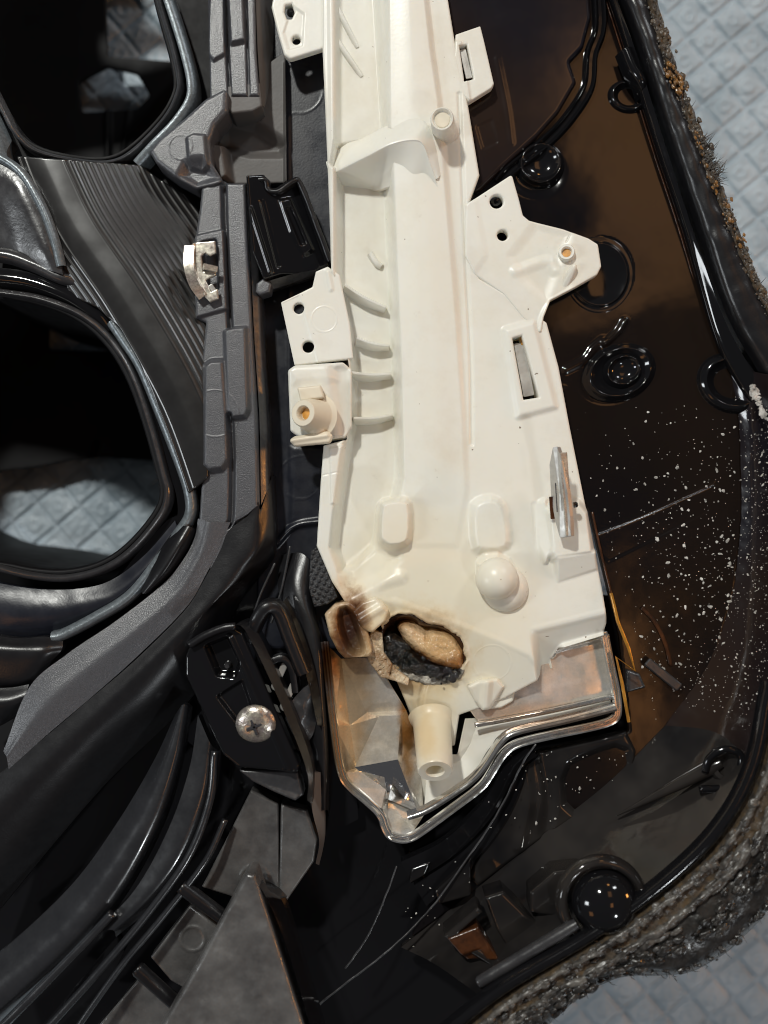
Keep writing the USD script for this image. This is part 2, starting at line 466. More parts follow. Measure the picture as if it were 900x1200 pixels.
M['navy'] = mat('dark_blue_black_plastic', (.014, .016, .024), .33, var=.3, vscale=50, rvar=.08, bump=.00003, bscale=1200)
M['ink'] = mat('blue_black_gloss', (.006, .007, .012), .13, var=.8, vscale=14, color2=(.022, .013, .009), rvar=.05, detail=1, bump2=.0002, b2scale=30)
M['tube'] = mat('matt_black_plastic', (.004, .004, .005), .6, spec=.25, rvar=.05)
M['ribbed'] = mat('ribbed_black_plastic', (.011, .0105, .0105), .27, spec=.8, var=.1, vscale=60, rvar=.02)
M['chrome'] = mat('bright_chrome', (.86, .86, .86), .2, .75, var=.10, vscale=90, rvar=.09, bump2=.0005, b2scale=45)
M['steel'] = mat('brushed_steel', (.55, .54, .51), .42, .55, var=.25, vscale=120, rvar=.1, bump=.00004, bscale=700)
M['zinc'] = mat('passivated_zinc', (.72, .69, .58), .28, .75, var=.4, vscale=300, rvar=.1, color2=(.46, .40, .36), bump2=.00006, b2scale=300)
M['silverpaint'] = mat('metallic_grey_edge', (.20, .23, .25), .33, .4, var=.4, vscale=700, bump=.0001, bscale=1600)


def amber_shell(n, L):
    L.remove(("r1.color", "p.base_color"))
    L.append(("r1.color", "p.base_color"))


M['shell'] = mat('smoked_brown_plastic', (.010, .006, .004), .10, spec=.45, var=.9, vscale=11, rvar=.05, color2=(.0035, .0035, .005), bump2=.0002, b2scale=30, detail=1)
M['shell_low'] = mat('smoked_grey_plastic', (.026, .023, .021), .10, var=.75, vscale=26, rvar=.05, color2=(.005, .005, .006), bump2=.0003, b2scale=45)
M['glue'] = mat('dried_sealant', (.035, .031, .028), .38, var=.9, vscale=300, color2=(.09, .062, .034), rvar=.15, bump=.0003, bscale=900)
M['gluegold'] = mat('amber_sealant', (.24, .11, .025), .25, var=.7, vscale=400, color2=(.10, .06, .03), rvar=.1)
M['rope'] = mat('dusty_sealant_bead', (.12, .112, .10), .32, var=.8, vscale=170, color2=(.014, .012, .011), rvar=.15, bump2=.0008, b2scale=220)
M['fleck'] = mat('plastic_shaving', (.70, .68, .64), .6, var=.6, vscale=230, color2=(.22, .21, .19))
M['char'] = mat('charred_plastic', (.004, .0037, .0035), .10, var=.6, vscale=320, color2=(.009, .008, .0075), bump=.0001, bscale=520, bump2=.0005, b2scale=200, rvar=.05, spec=.7)
M['ash'] = mat('ashen_plastic', (.50, .47, .40), .6, var=.9, vscale=190, color2=(.03, .026, .022), bump2=.0009, b2scale=200)
M['scorch'] = mat('scorched_brown_plastic', (.075, .026, .009), .22, var=.85, vscale=130, color2=(.012, .006, .004), rvar=.08, bump2=.0006, b2scale=150)
M['melt'] = mat('melted_tan_plastic', (.30, .12, .03), .13, var=.5, vscale=150, color2=(.22, .09, .025), rvar=.06, bump2=.0009, b2scale=520, sss=.2, extra=stains([
    (W(488, 745, -3), (.013, .009, .02), (.68, .47, .27), .9, .7), (W(518, 757, -3), (.014, .010, .02), (.64, .41, .20), .9, .7)], False))
M['scuffed'] = mat('scuffed_grey_plastic', (.048, .046, .046), .3, spec=.8, var=.6, vscale=75, color2=(.11, .108, .106), rvar=.15, bump=.00006, bscale=900, bump2=.0006, b2scale=60, detail=6)
M['crackle'] = mat('crackled_tan_plastic', (.66, .55, .38), .4, var=.6, vscale=130, color2=(.22, .12, .05), rvar=.1, bump2=.0005, b2scale=240, detail=6)
M['mirror'] = mat('polished_chrome', (.9, .9, .9), .06, 1.0, rvar=.03, vscale=90)
M['soot'] = mat('sooty_black_sealant', (.008, .0075, .007), .3, var=.8, vscale=160, color2=(.035, .032, .029), rvar=.12, bump2=.0006, b2scale=260)
M['screw'] = mat('dull_zinc_screw', (.66, .62, .50), .3, .8, var=.5, vscale=350, rvar=.12, color2=(.36, .30, .30), bump2=.0003, b2scale=400)
M['foam'] = mat('black_foam', (.03, .03, .032), .5, bump2=.0006, b2scale=700)
M['amberline'] = mat('amber_edge', (.55, .26, .04), .18, .3, var=.5, vscale=200)

# ------------------------------------------------------------------ the setting: embossed mat
def mat_height(x, y):
    a = math.radians(40); u = (x * math.cos(a) + y * math.sin(a)) / 15.5; v = (-x * math.sin(a) + y * math.cos(a)) / 15.5
    fu, fv = np.abs(u - np.round(u)) , np.abs(v - np.round(v))
    iu, iv = np.round(u), np.round(v)
    e = .5 - np.maximum(fu, fv)
    p3 = np.stack([x, y, 0 * x], 1)
    z = 1.5 * sstep(e / .11)
    r = np.hypot(fu, fv)
    z = z + .55 * sstep((.27 - r) / .08) - .35 * sstep((.14 - r) / .07)
    z = z + .35 * (meshkit.noise(np.stack([iu, iv, 0 * iu], 1), 3) - .5)
    z = z + 2.6 * (meshkit.fbm(p3 / 16.0, 4, 5) - .5) + .9 * (meshkit.fbm(p3 / 3.0, 3, 9) - .5)
    cr = np.abs(meshkit.fbm(p3 / 38.0 + 7, 3, 21) - .5)
    return z - .5 * sstep((.006 - cr) / .006)


def floor_extra(n, L):
    n["v"] = ("voronoi_texture", {"scale": 420}); n["nz"] = ("noise_texture", {"scale": 900, "detail": 4.0})
    n["bb"] = ("bump", {"strength": .9, "distance": .0006})
    L += [("g.position", "nz.vector"), ("nz.fac", "bb.height"), ("bb.normal", "p.normal")]
    del n["v"]


M['floor'] = mat('embossed_blue_grey_rubber', (.43, .505, .565), .32, var=.25, vscale=34, rvar=.14, color2=(.27, .335, .385), extra=floor_extra)
xs = np.arange(-260, 260, .8); ys = np.arange(-300, 320, .8)
X, Y = np.meshgrid(xs, ys, indexing='ij')
v = np.stack([X.ravel(), Y.ravel(), 0 * X.ravel()], 1); v[:, 2] = FLOOR_H + mat_height(v[:, 0], v[:, 1])
f = grid_faces(len(xs), len(ys)); v, f = up(v, f)
put(None, 'floor_mat', trimesh.Trimesh(v, f, process=False), M['floor'], smooth=True, kind='structure', label='blue grey rubber mat embossed with squares and dimples')
o = [(-2500, -2500), (2500, -2500), (2500, 2500), (-2500, 2500)]; i_ = [(-258, -298), (258, -298), (258, 318), (-258, 318)]
put(None, 'floor', trimesh.creation.extrude_polygon(Polygon(o), 1.0, engine='earcut').apply_translation([0, 0, FLOOR_H - 6]), M['floor'], smooth=False, kind='structure', label='floor under the rubber mat')

# ------------------------------------------------------------------ black lens shell
SH = -10.0
shell = thing('lens_shell', 'black glossy smoked plastic lens shell with cut ragged edge and white shavings inside', 'lamp lens', 720, 480, SH)


def bowl(x, y):      # the panel is not quite flat
    p3 = np.stack([x, y, 0 * x], 1)
    return 1.6 * (meshkit.fbm(p3 / 60.0, 2, 3) - .5) + 2.5 * np.clip((x - 95) / 50, 0, 1)**2


panel_out = [(500, -20), (712, -20), (738, 60), (772, 170), (804, 270), (838, 385), (860, 440), (866, 520), (868, 600), (860, 690), (835, 780), (790, 850), (730, 910), (650, 975), (560, 1045), (480, 1100), (520, 1040), (600, 930), (640, 884), (738, 858), (726, 745), (690, 600), (560, 400), (520, 200)]
ringc = lambda cx, cy, rx, ry, a=0, n=28: [(cx + rx * math.cos(t) * math.cos(a) - ry * math.sin(t) * math.sin(a), cy + rx * math.cos(t) * math.sin(a) + ry * math.sin(t) * math.cos(a)) for t in np.linspace(0, 2 * np.pi, n, endpoint=False)]
shell_feats = [
    ('fn', lambda x, y, z: z + bowl(x, y)),
    ('set', ringc(702, 322, 36, 40), SH - 3.5, 1.6),
    ('add', ringc(633, 193, 30, 26), -.9, 5),
    ('add', ringc(725, 437, 40, 29, -.35), -.9, 4),
    ('line', [(688, 632), (760, 605), (845, 566)], .5, .5),
    ('add', [(690, 634), (845, 568), (838, 600), (720, 660)], -.25, .5),
    ('line', [(664, 455), (672, 520), (686, 600), (700, 660)], .7, 3.0),
    ('line', [(668, 430), (690, 418), (700, 405), (712, 395)], .8, 2.5),
    ('line', [(715, 398), (730, 385), (738, 372)], 1.2, 2.2),
]
put(shell, 'panel', relief(panel_out, SH, shell_feats, step=.55, depth=3, edge=.4), M['shell'], smooth=True)
# raised upper panel with its bordering channel
up_out = [(505, -20), (690, -20), (693, 20), (684, 55), (668, 72), (676, 96), (655, 132), (630, 160), (590, 196), (560, 226), (520, 200)]
put(shell, 'raised_panel', relief(up_out, SH + 3.0, [('fn', lambda x, y, z: z + .6 * bowl(x, y)), ('add', [(560, 140), (578, 132), (586, 160), (568, 168)], -.25, 1.2), ('line', [(585, 60), (597, 120), (602, 160)], .2, 2.)], step=.55, depth=4, edge=1.6, rnd=1.2), M['ink'], smooth=True, label='dark blue black raised panel at the top')
ch = [(702, -20, SH + 3), (704, 30, SH + 3), (694, 62, SH + 3), (690, 100, SH + 3), (668, 136, SH + 2.5), (640, 166, SH + 2), (600, 198, SH + 2), (585, 215, SH + 1)]
put(shell, 'channel_rib', sweep(ch, [(-3.2, -4), (-2.6, 0), (-1.9, .6), (-1.2, 0), (-.6, -1.4), (.6, -1.4), (1.2, -.2), (1.8, .3), (2.4, -.2), (3.0, -4)], 90), M['gloss'], smooth=50)


def crater_boss(name, cx, cy, rx, ry, a, rise, sink, wide=.16, lift=.12, step=.25, **kw):
    """A low moulded ring with a bowl inside, rising out of the panel."""
    c = P(cx, cy, SH)

    def f(x, y, z):
        u, w = (x - c[0]) * 3, -(y - c[1]) * 3
        p, q = u * math.cos(a) + w * math.sin(a), -u * math.sin(a) + w * math.cos(a)
        r = np.hypot(p / rx, q / ry)
        ins = rise * np.clip(r, 0, 1)**3 - sink * (1 - np.clip(r, 0, 1)**2)
        out = rise * np.exp(-((r - 1) / wide)**2)
        return z + bowl(x, y) + lift + np.where(r < 1, ins, out) - 1.0 * sstep((r - 1.22) / .12)
    return put(shell, name, relief(ringc(cx, cy, rx * 1.34, ry * 1.34, a), SH, [('fn', f)], step=step, depth=.5, edge=0), M['gloss'], smooth=True, **kw)


crater_boss('boss', 633, 193, 23, 22, 0, 2.6, .4)
crater_boss('boss', 725, 437, 36, 27, -.35, 3.0, .6)
crater_boss('inner_boss', 729, 435, 19, 16, -.35, 2.6, .2, lift=.9)
crater_boss('recess', 702, 322, 33, 37, 0, .9, .25, wide=.05)
crater_boss('lug', 736, 114, 19, 15, .2, 2.4, 1.4, wide=.3)
crater_boss('lug', 854, 450, 31, 26, .5, 2.8, 1.6, wide=.3)

# rim: three bands rising to the cut edge
r0 = [(704, -20, SH), (730, 60, SH), (764, 170, SH), (797, 270, SH), (831, 385, SH), (856, 440, SH), (910, 520, SH + 2)]
r1 = [(716, -20, SH + 9), (745, 60, SH + 9), (778, 165, SH + 9), (812, 270, SH + 9), (848, 372, SH + 9), (885, 440, SH + 10), (930, 510, SH + 10)]
r1b = [(719, -20, SH + 8), (748, 60, SH + 8), (782, 165, SH + 8), (817, 270, SH + 8), (852, 370, SH + 8), (890, 438, SH + 9), (934, 508, SH + 9)]
r2 = [(728, -20, SH + 15), (757, 60, SH + 15), (790, 160, SH + 15), (828, 266, SH + 15), (862, 362, SH + 15), (900, 430, SH + 15), (942, 500, SH + 15)]
r3 = [(745, -20, SH + 16), (775, 70, SH + 16), (806, 152, SH + 16), (843, 250, SH + 16), (880, 340, SH + 16), (915, 410, SH + 16), (950, 470, SH + 16)]
r4 = [(762, -20, SH + 10), (790, 80, SH + 10), (818, 150, SH + 10), (858, 250, SH + 10), (893, 335, SH + 10), (925, 400, SH + 10), (960, 455, SH + 10)]
put(shell, 'rim_step', loft([r0, [(a + 5, b2, h + 6) for a, b2, h in r0], r1], 90, 6, 5), M['gloss'], smooth=True)
put(shell, 'rim', loft([r1b, r2, r3, r4], 120, 6, 20, wob=lambda v: 1.3 * (meshkit.fbm(v / 5.0, 4, 2) - .5)), M['satin'], smooth=50)
put(shell, 'edge_line', tube([(a - 1, b2, SH + .9) for a, b2, h in r0[:-1]], .35, 90), M['scorch'], smooth=True)
put(shell, 'rim_fillet', sweep([(733, 58, SH + 7), (742, 80, SH + 8), (752, 96, SH + 8), (756, 112, SH + 4)], [(-3.5, -4), (-2, 1), (0, 2.6), (2, 1), (3.5, -4)], 24), M['gloss'], smooth=True)


def lumps(path, count, spread, rlo, rhi, seed, hj=1.5, squash=.8, stretch=1.0):
    r = np.random.default_rng(seed); base = trimesh.creation.icosphere(subdivisions=2); c = crom(path, 400); out = []
    for k in range(count):
        i = r.integers(0, 399); q = PA(c[i:i + 1])[0]; rad = r.uniform(rlo, rhi)
        t = PA(c[[max(i - 1, 0), i + 1]]); ang = math.atan2(*(t[1] - t[0])[1::-1])
        v = np.asarray(base.vertices).copy(); v *= 1 + .7 * (meshkit.noise(v * 1.7 + k * 3.1, seed) - .5)[:, None]
        v = v * [rad * stretch, rad, rad * squash]
        v = v @ np.array([[math.cos(ang), math.sin(ang), 0], [-math.sin(ang), math.cos(ang), 0], [0, 0, 1]])
        out.append((v + q + [r.normal(0, spread), r.normal(0, spread), r.uniform(-hj, hj)], base.faces))
    return join(out)


def fibres(path, count, lo, hi, seed, th=.16, dirn=(1, .35)):
    r = np.random.default_rng(seed); c = crom(path, 400); out = []
    for k in range(count):
        q = PA(c[r.integers(0, 400)][None])[0] + [r.normal(0, .8), r.normal(0, .8), r.uniform(-1, 2)]
        L = r.uniform(lo, hi); d = np.array([dirn[0] + r.normal(0, .55), dirn[1] + r.normal(0, .6), r.uniform(-.1, .9)]); d /= np.linalg.norm(d)
        p2 = q + d * L * .5 + r.normal(0, .12 * L, 3); p3 = q + d * L + r.normal(0, .3 * L, 3)
        pts = [q, p2, p3]; v = []
        for j, (p, s) in enumerate(zip(pts, (1, .7, .12))):
            for a in (0, 2.1, 4.2): v.append(p + th * s * L**.3 * np.array([math.cos(a), math.sin(a), .5 * math.cos(a + 1)]))
        f = grid_faces(3, 3, False, True); out.append((np.array(v), f))
    return join(out)


edge = [(758, -20, 4), (783, 70, 4), (801, 118, 4), (822, 175, 4), (850, 248, 4), (876, 312, 4), (902, 362, 4), (945, 430, 4)]
edge_in = [(a - 6, b2 + 2, h + 1) for a, b2, h in edge]
put(shell, 'sealant_bed', sweep(edge, [(-3.0, -9), (-2.4, 0), (-1.2, 1.6), (.2, .6), (1.4, 1.4), (2.2, -.6), (2.8, -9)], 500, wob=2.2, seed=2), M['glue'], smooth=40)
put(shell, 'sealant', lumps([(a - 2, b2, h) for a, b2, h in edge], 620, 1.5, .25, 1.2, 11, 1.2, .8, 1.5), M['glue'], smooth=True, kind='stuff', label='ragged dried black sealant along the cut edge')
put(shell, 'amber_sealant', lumps([(785, 78, 6), (795, 100, 6), (800, 112, 6)], 52, 1.26, .15, 0.75, 12, 1.5, .7, 1.7), M['gluegold'], smooth=True, kind='stuff')
put(shell, 'amber_sealant', lumps([(812, 150, 6), (824, 185, 6), (838, 225, 6)], 36, 0.70, .15, 0.52, 13, 1.5, .7, 1.7), M['gluegold'], smooth=True, kind='stuff')
put(shell, 'amber_sealant', lumps([(850, 232, 6), (858, 262, 6), (872, 292, 6)], 32, 1.12, .15, 0.68, 14, 1.5, .7, 1.7), M['gluegold'], smooth=True, kind='stuff')
put(shell, 'torn_fibre', join([fibres(edge, 300, .6, 2.2, 15), fibres([(818, 165, 4), (840, 215, 4)], 130, 2.0, 5.0, 16, .2, (1, .8)), fibres(edge, 10, 3, 6, 18, .2)]), M['rope'], smooth=False, kind='stuff')
put(shell, 'sealant_crust', lumps(edge_in, 260, 1.0, .2, .55, 17, .8), M['rope'], smooth=True, kind='stuff')

# the wall that turns up towards the lower right, with its rope of sealant
w0 = [(840, 425, SH), (856, 500, SH), (861, 600, SH), (852, 690, SH), (826, 780, SH), (780, 850, SH), (715, 915, SH), (640, 975, SH), (560, 1040, SH), (470, 1110, SH)]
w1 = [(868, 432, SH + 5), (884, 500, SH + 6), (889, 600, SH + 7), (884, 700, SH + 8), (868, 790, SH + 9), (838, 858, SH + 10), (775, 935, SH + 12), (700, 990, SH + 12), (610, 1060, SH + 12), (510, 1130, SH + 10)]
w2 = [(905, 440, SH + 18), (915, 500, SH + 20), (920, 600, SH + 22), (918, 710, SH + 24), (905, 810, SH + 27), (880, 890, SH + 30), (838, 960, SH + 33), (765, 1030, SH + 36), (670, 1095, SH + 36), (560, 1165, SH + 34)]
k = 6
put(shell, 'side_wall', loft([w0[:k], w1[:k], w2[:k]], 110, 8, 3, wob=lambda v: .5 * (meshkit.fbm(v / 2.5, 3, 8) - .5)), M['ink'], smooth=True)
put(shell, 'front_wall', loft([w0[k - 1:], w1[k - 1:], w2[k - 1:]], 110, 8, 3), M['shell_low'], smooth=True, label='grey glossy wall under the burnt lamp corner')
w3 = [(905, 800, 30), (884, 900, 30), (842, 975, 30), (775, 1040, 30), (690, 1100, 30), (590, 1160, 30), (520, 1215, 30)]
put(shell, 'wall_lip', sweep(w3, [(-3, -4), (-2.4, .4), (-1, 1.4), (.8, 1.0), (2.2, -1), (3, -4)], 70), M['gloss'], smooth=True)
w4 = [(a + 14, b2 + 12, 32) for a, b2, h in w3]; w5 = [(a + 34, b2 + 24, 30) for a, b2, h in w3]
w45 = [(a + 24, b2 + 18, 29) for a, b2, h in w3]
put(shell, 'sealant_bed', sweep(w45, [(-6, -6), (-5, -.5), (-3, 1), (-1, .2), (1, .6), (3, 1.2), (5, -.5), (6.5, -6)], 260, wob=2.4, seed=3), M['glue'], smooth=True)
put(shell, 'sealant_bead', join([lumps(w4, 150, .6, .5, 1.5, 21, .6, .8, 1.3), tube([(a - 1, b2, h) for a, b2, h in w4], 1.0, 200, wob=1.8, seed=6)]), M['rope'], smooth=True, kind='stuff', label='lumpy grey sealant rope along the bottom right edge')
put(shell, 'sealant_bead', join([lumps(w5, 90, 1.3, .8, 1.7, 22, .8, .7, 2.8), tube([(a + 2, b2 - 3, h) for a, b2, h in w5], 1.3, 200, wob=3.0, seed=8)]), M['rope'], smooth=True, kind='stuff', label='outer stringy strand of grey sealant at bottom right')
o0 = [(948, 800, 28), (925, 880, 28), (890, 970, 28), (832, 1045, 28), (760, 1098, 28), (680, 1140, 28), (590, 1200, 28), (560, 1225, 28)]
o1 = [(965, 820, 24), (940, 950, 24), (908, 1040, 24), (862, 1098, 24), (800, 1135, 24), (728, 1140, 24), (680, 1160, 24), (620, 1215, 24)]
put(shell, 'outer_lip', loft([o0, [( (a[0]+b2[0])/2, (a[1]+b2[1])/2, 29) for a, b2 in zip(o0, o1)], o1, [(a + 4, b2 + 5, 12) for a, b2, h in o1]], 70, 6, 30, wob=lambda v: 2.6 * (meshkit.fbm(v / 6.0, 4, 4) - .5)), M['soot'], smooth=True)
put(shell, 'sealant_bead', join([lumps([(a * .55 + c_ * .45, b2 * .55 + d_ * .45, 30) for (a, b2, _), (c_, d_, _) in zip(o0, o1)], 260, 2.4, .4, 1.6, 25, 1.4, .8, 1.8), fibres(o1, 160, .8, 3.0, 26, .18, (.6, -.6)), lumps(o1, 200, .8, .3, 1.1, 27, 1.0, .8, 1.5)]), M['soot'], smooth=True, kind='stuff', label='torn black crumbs along the outer lip at bottom right')
# dome boss with its collar, bosses and rods on the front wall
ball = trimesh.creation.icosphere(subdivisions=4); c = P(708, 1056, 24)
bv = np.asarray(ball.vertices) * [12.0, 12.0, 10] + c
put(shell, 'ball_boss', trimesh.Trimesh(bv, ball.faces, process=False), M['gloss'], smooth=True)
put(shell, 'ball_collar', sweep([(px, py, 26) for px, py in ringc(706, 1058, 47, 47, 0, 20)], [(-2.4, -3), (-1.6, .6), (0, 1.2), (1.6, .6), (2.4, -3)], 60, closed=True), M['shell_low'], smooth=True)
put(shell, 'rod', lathe([(0, 0), (1.6, 0), (2.2, .02), (2.3, .9), (2.0, 1), (0, 1)], P(560, 1152, 24), P(676, 1082, 28)), M['midgrey'], smooth=40)
put(shell, 'spike', lathe([(0, 0), (.3, .01), (2.4, .6), (3.0, .9), (2.2, 1), (0, 1)], P(722, 956, 2), P(845, 893, 12)), M['shell_low'], smooth=40)
put(shell, 'loop', tube([(820, 925, 14), (850, 922, 15), (866, 902, 16), (868, 885, 16), (850, 878, 15), (832, 888, 14), (826, 905, 13)], 1.5, 60), M['gloss'], smooth=True)
put(shell, 'loop_disc', lathe([(0, 0), (4.2, 0), (4.8, .3), (4.6, .8), (3.2, 1), (1.8, .6), (0, .7)], P(845, 904, 9), P(850, 900, 13)), M['shell_low'], smooth=40)
for q, hh in (([(568, 1052), (590, 1045), (618, 1072), (662, 1104), (655, 1118), (608, 1132), (582, 1090)], 12), ([(622, 1046), (650, 1022), (690, 1018), (676, 1050), (655, 1075), (622, 1070)], 14),
              ([(520, 1098), (560, 1064), (566, 1070), (538, 1094), (600, 1136), (590, 1142)], 15)):
    put(shell, 'facet_block', relief(q, hh, [], step=.6, depth=12, edge=1.2), M['shell_low'], smooth=True)
put(shell, 'amber_facet', relief([(524, 1100), (560, 1086), (585, 1125), (548, 1128)], 15.5, [('add', [(535, 1104), (558, 1096), (572, 1118), (550, 1122)], -2.2, 3)], step=.5, depth=8, edge=.8), M['scorch'], smooth=True)
# zigzag amber edge beside the lamp corner
zz = [(694, 600, -4), (705, 650, -1), (716, 695, 1), (724, 728, 3), (737, 760, 3), (744, 786, 3), (722, 770, 3), (729, 800, 3), (737, 846, 3)]
put(shell, 'amber_edge', sweep(zz[2:], ring_prof(.7, 8), 1, False, True, spline=False), M['amberline'], smooth=60)
put(shell, 'amber_edge', tube(zz[:3], .45, 30), M['scorch'], smooth=True)
put(shell, 'light_bar', box_between(P(758, 775, -7), P(796, 806, -7), 3.6, 1.6, .5), M['midgrey'], smooth=False)
put(shell, 'wedge', relief([(735, 785), (750, 790), (757, 806), (735, 812)], -7, [], step=.5, depth=4, edge=.8), M['midgrey'], smooth=True)
put(shell, 'inner_arc', tube([(752, 712, -9.6), (768, 730, -9.6), (780, 755, -9.6), (786, 780, -9.6)], .8, 30, flat=.5), M['scorch'], smooth=True)
# curved strips along the chrome corner and down to the bottom
edges = [[(470, 1010, -2), (520, 985, -2), (562, 945, -2), (592, 900, -2), (618, 878, -2)], [(482, 1035, -5), (535, 1000, -5), (578, 955, -5), (606, 905, -5), (630, 885, -5)], [(500, 1062, -7), (555, 1010, -7), (590, 965, -7), (612, 920, -7), (624, 884, -7)]]
put(shell, 'curved_strip', loft([edges[0], edges[1]], 40, 6, 6), M['gloss'], smooth=True)
put(shell, 'curved_strip', loft([[(a + 3, b2 + 2, h - 1) for a, b2, h in edges[1]], edges[2]], 40, 6, 6), M['gloss'], smooth=True)
put(shell, 'strip_edge', tube([(628, 872, -3), (612, 895, -3), (585, 950, -3), (545, 1010, -2), (500, 1070, 0), (450, 1118, 2), (395, 1160, 3), (360, 1190, 3)], .45, 90, wob=.5), M['midgrey'], smooth=True)
put(shell, 'strip_edge', tube([(465, 1015, 0), (452, 1050, 1), (432, 1095, 2), (405, 1135, 3)], .4, 40, wob=.5, seed=5), M['midgrey'], smooth=True)
for q in ([(482, 1018), (505, 1010), (498, 1026), (480, 1036)], [(510, 1045), (552, 1005), (552, 1050), (515, 1060)]):
    put(shell, 'facet_block', relief(q, -3, [], step=.5, depth=5, edge=.6), M['shell_low'], smooth=True)
put(shell, 'front_step', relief([(606, 892), (640, 880), (735, 858), (746, 880), (742, 905), (690, 950), (640, 980), (596, 1012), (560, 1040), (548, 1030), (580, 960)], SH + 1.2, [('set', [(660, 900), (690, 884), (730, 872), (736, 900), (700, 938), (664, 952)], SH - 1.5, 6, 1), ('line', [(640, 890), (648, 940), (644, 985)], -1.4, 4), ('line', [(618, 900), (622, 950), (612, 1000)], 1.0, 4)], step=.5, depth=4, edge=1.6), M['shell_low'], smooth=True)
# dark underside of the shell behind the frame and in the gaps
put(shell, 'back_wall', relief([(290, -20), (400, -20), (410, 300), (400, 640), (400, 760), (300, 760), (305, 300)], -16, [('ring', (350, 104, -16), 30, .12, .5), ('ring', (352, 560, -16), 26, .12, .5), ('line', [(333, 120), (336, 560)], .3, 1.6), ('line', [(318, 640), (340, 618), (372, 612)], 1.6, 2.2), ('add', [(338, 520), (380, 520), (375, 612), (336, 612)], .8, 3)], step=.6, depth=3), M['navy'], smooth=True, label='dark blue back wall between grey frame and white housing')
put(shell, 'bottom', relief([(-30, 880), (260, 700), (420, 760), (480, 1000), (600, 1030), (640, 1215), (-30, 1215)], -27, [], step=1.5, depth=3), M['gloss'], smooth=True)

put(shell, 'underside', relief([(300, 700), (520, 690), (780, 700), (780, 900), (640, 1010), (520, 1060), (420, 1020), (340, 900)], -29, [], step=1.5, depth=2, edge=0), M['gloss'], smooth=True)
# white shavings scattered in the shell
spots, r = [], np.random.default_rng(31)
fl = trimesh.creation.icosphere(subdivisions=1)


def flecks(n, gen, lo, hi, seed):
    r = np.random.default_rng(seed); out = []
    while len(out) < n:
        px, py, h, ok = gen(r)
        if not ok: continue
        rad = lo * (hi / lo) ** (r.random() ** 2.6); v = np.asarray(fl.vertices) * (1 + .9 * (r.random((len(fl.vertices), 1)) - .5)) * [rad * r.uniform(.8, 1.9), rad, rad * .6]
        a = r.uniform(0, 6.28); v = v @ np.array([[math.cos(a), math.sin(a), 0], [-math.sin(a), math.cos(a), 0], [0, 0, 1]])
        out.append((v + P(px, py, h), fl.faces))
    return join(out)


def g1(r):
    px, py = r.uniform(665, 862), r.uniform(470, 870)
    w = np.clip((px - 660) / 200, 0, 1) ** 1.3 * np.clip((py - 455) / 130, 0, 1) * np.clip((900 - py) / 120, 0, 1)
    ok = r.random() < w + .03 and px > 665 + (py - 460) * .27 and px < 862 - max(0, py - 720) * .55
    x = P(px, py, SH); return px, py, SH + bowl(np.array([x[0]]), np.array([x[1]]))[0] + .25, ok


wall_tree = None


def wall_h(t, s):
    A, B, C = (crom(q[:k], 200) for q in (w0, w1, w2)); i = int(t * 199)
    a = crom_u(np.stack([A[i], B[i], C[i]]), 21)[int(s * 20)]
    return a


def g2(r):
    a = wall_h(r.uniform(.08, .95), r.random() ** .8); return a[0] + r.normal(0, 1.5), a[1], a[2] + .3, True


def g3(r):
    px, py = r.uniform(590, 740), r.uniform(880, 1000); return px, py, SH + 1.6, py < 1000 - (px - 590) * .55


def g4(r):
    px, py = r.uniform(470, 640), r.uniform(880, 1150); return px, py, -1.0, abs((px - 450) - (1130 - py) * .75) < 30


put(None, 'plastic_shavings', flecks(560, g1, .10, .62, 41), M['fleck'], smooth=False, kind='stuff', cat='shavings', label='white plastic shavings scattered over the glossy black lens shell')
put(None, 'fine_dust', flecks(1100, g2, .08, .36, 42), M['fleck'], smooth=False, kind='stuff', cat='dust', label='fine pale dust clinging to the right wall of the lens shell')
put(None, 'plastic_crumbs', join([flecks(45, g3, .14, .5, 43), flecks(26, g4, .14, .42, 44)]), M['fleck'], smooth=False, kind='stuff', cat='shavings', label='few pale crumbs on the dark strips below the chrome corner')
put(None, 'sealant_crumbs', flecks(26, lambda r: (*(lambda t: (882 + 18 * t + r.normal(0, 1.5), 452 + 45 * t))(r.random()), SH + 17, True), .5, 1.4, 45), M['fleck'], smooth=False, kind='stuff', cat='crumbs', label='pale cream crumbs in a short row at the right edge of the rim')

# ------------------------------------------------------------------ white lamp housing
hs = thing('lamp_housing', 'ivory white plastic lamp housing with a melted burn hole at its foot', 'lamp housing', 520, 420, 0)
body_out = [(378, -20), (378, 60), (382, 150), (386, 250), (388, 318), (396, 330), (402, 380), (409, 430), (406, 515), (379, 522), (376, 560), (371, 640), (389, 682), (404, 705), (420, 714), (440, 722), (449, 740), (449, 775), (462, 796), (476, 830), (488, 862), (494, 884), (536, 884), (541, 845), (560, 838), (592, 824), (624, 804), (652, 788), (650, 776), (658, 762), (711, 746), (713, 732), (706, 690), (690, 610), (668, 500), (655, 430), (641, 378), (606, 352), (562, 326), (552, 300), (549, 240), (562, 205), (549, 125), (535, 60), (522, -20)]
lower = plane((440, 700, 0), (620, 765, 0), (545, 830, -11.5))
boxface = plane((625, 737, .5), (706, 716, .5), (655, 772, -11), (710, 742, -6))
holes_body = [[(600, 397), (611, 394), (631, 466), (613, 469)]]
crater = [(446, 742), (452, 729), (462, 722), (476, 719), (488, 722), (496, 729), (506, 731), (520, 733), (533, 741), (542, 755), (545, 770), (541, 785), (528, 795), (508, 797), (488, 793), (470, 784), (455, 774), (447, 760)]
cj = chaikin(np.array(crater, float), 2); rj = np.random.default_rng(5)
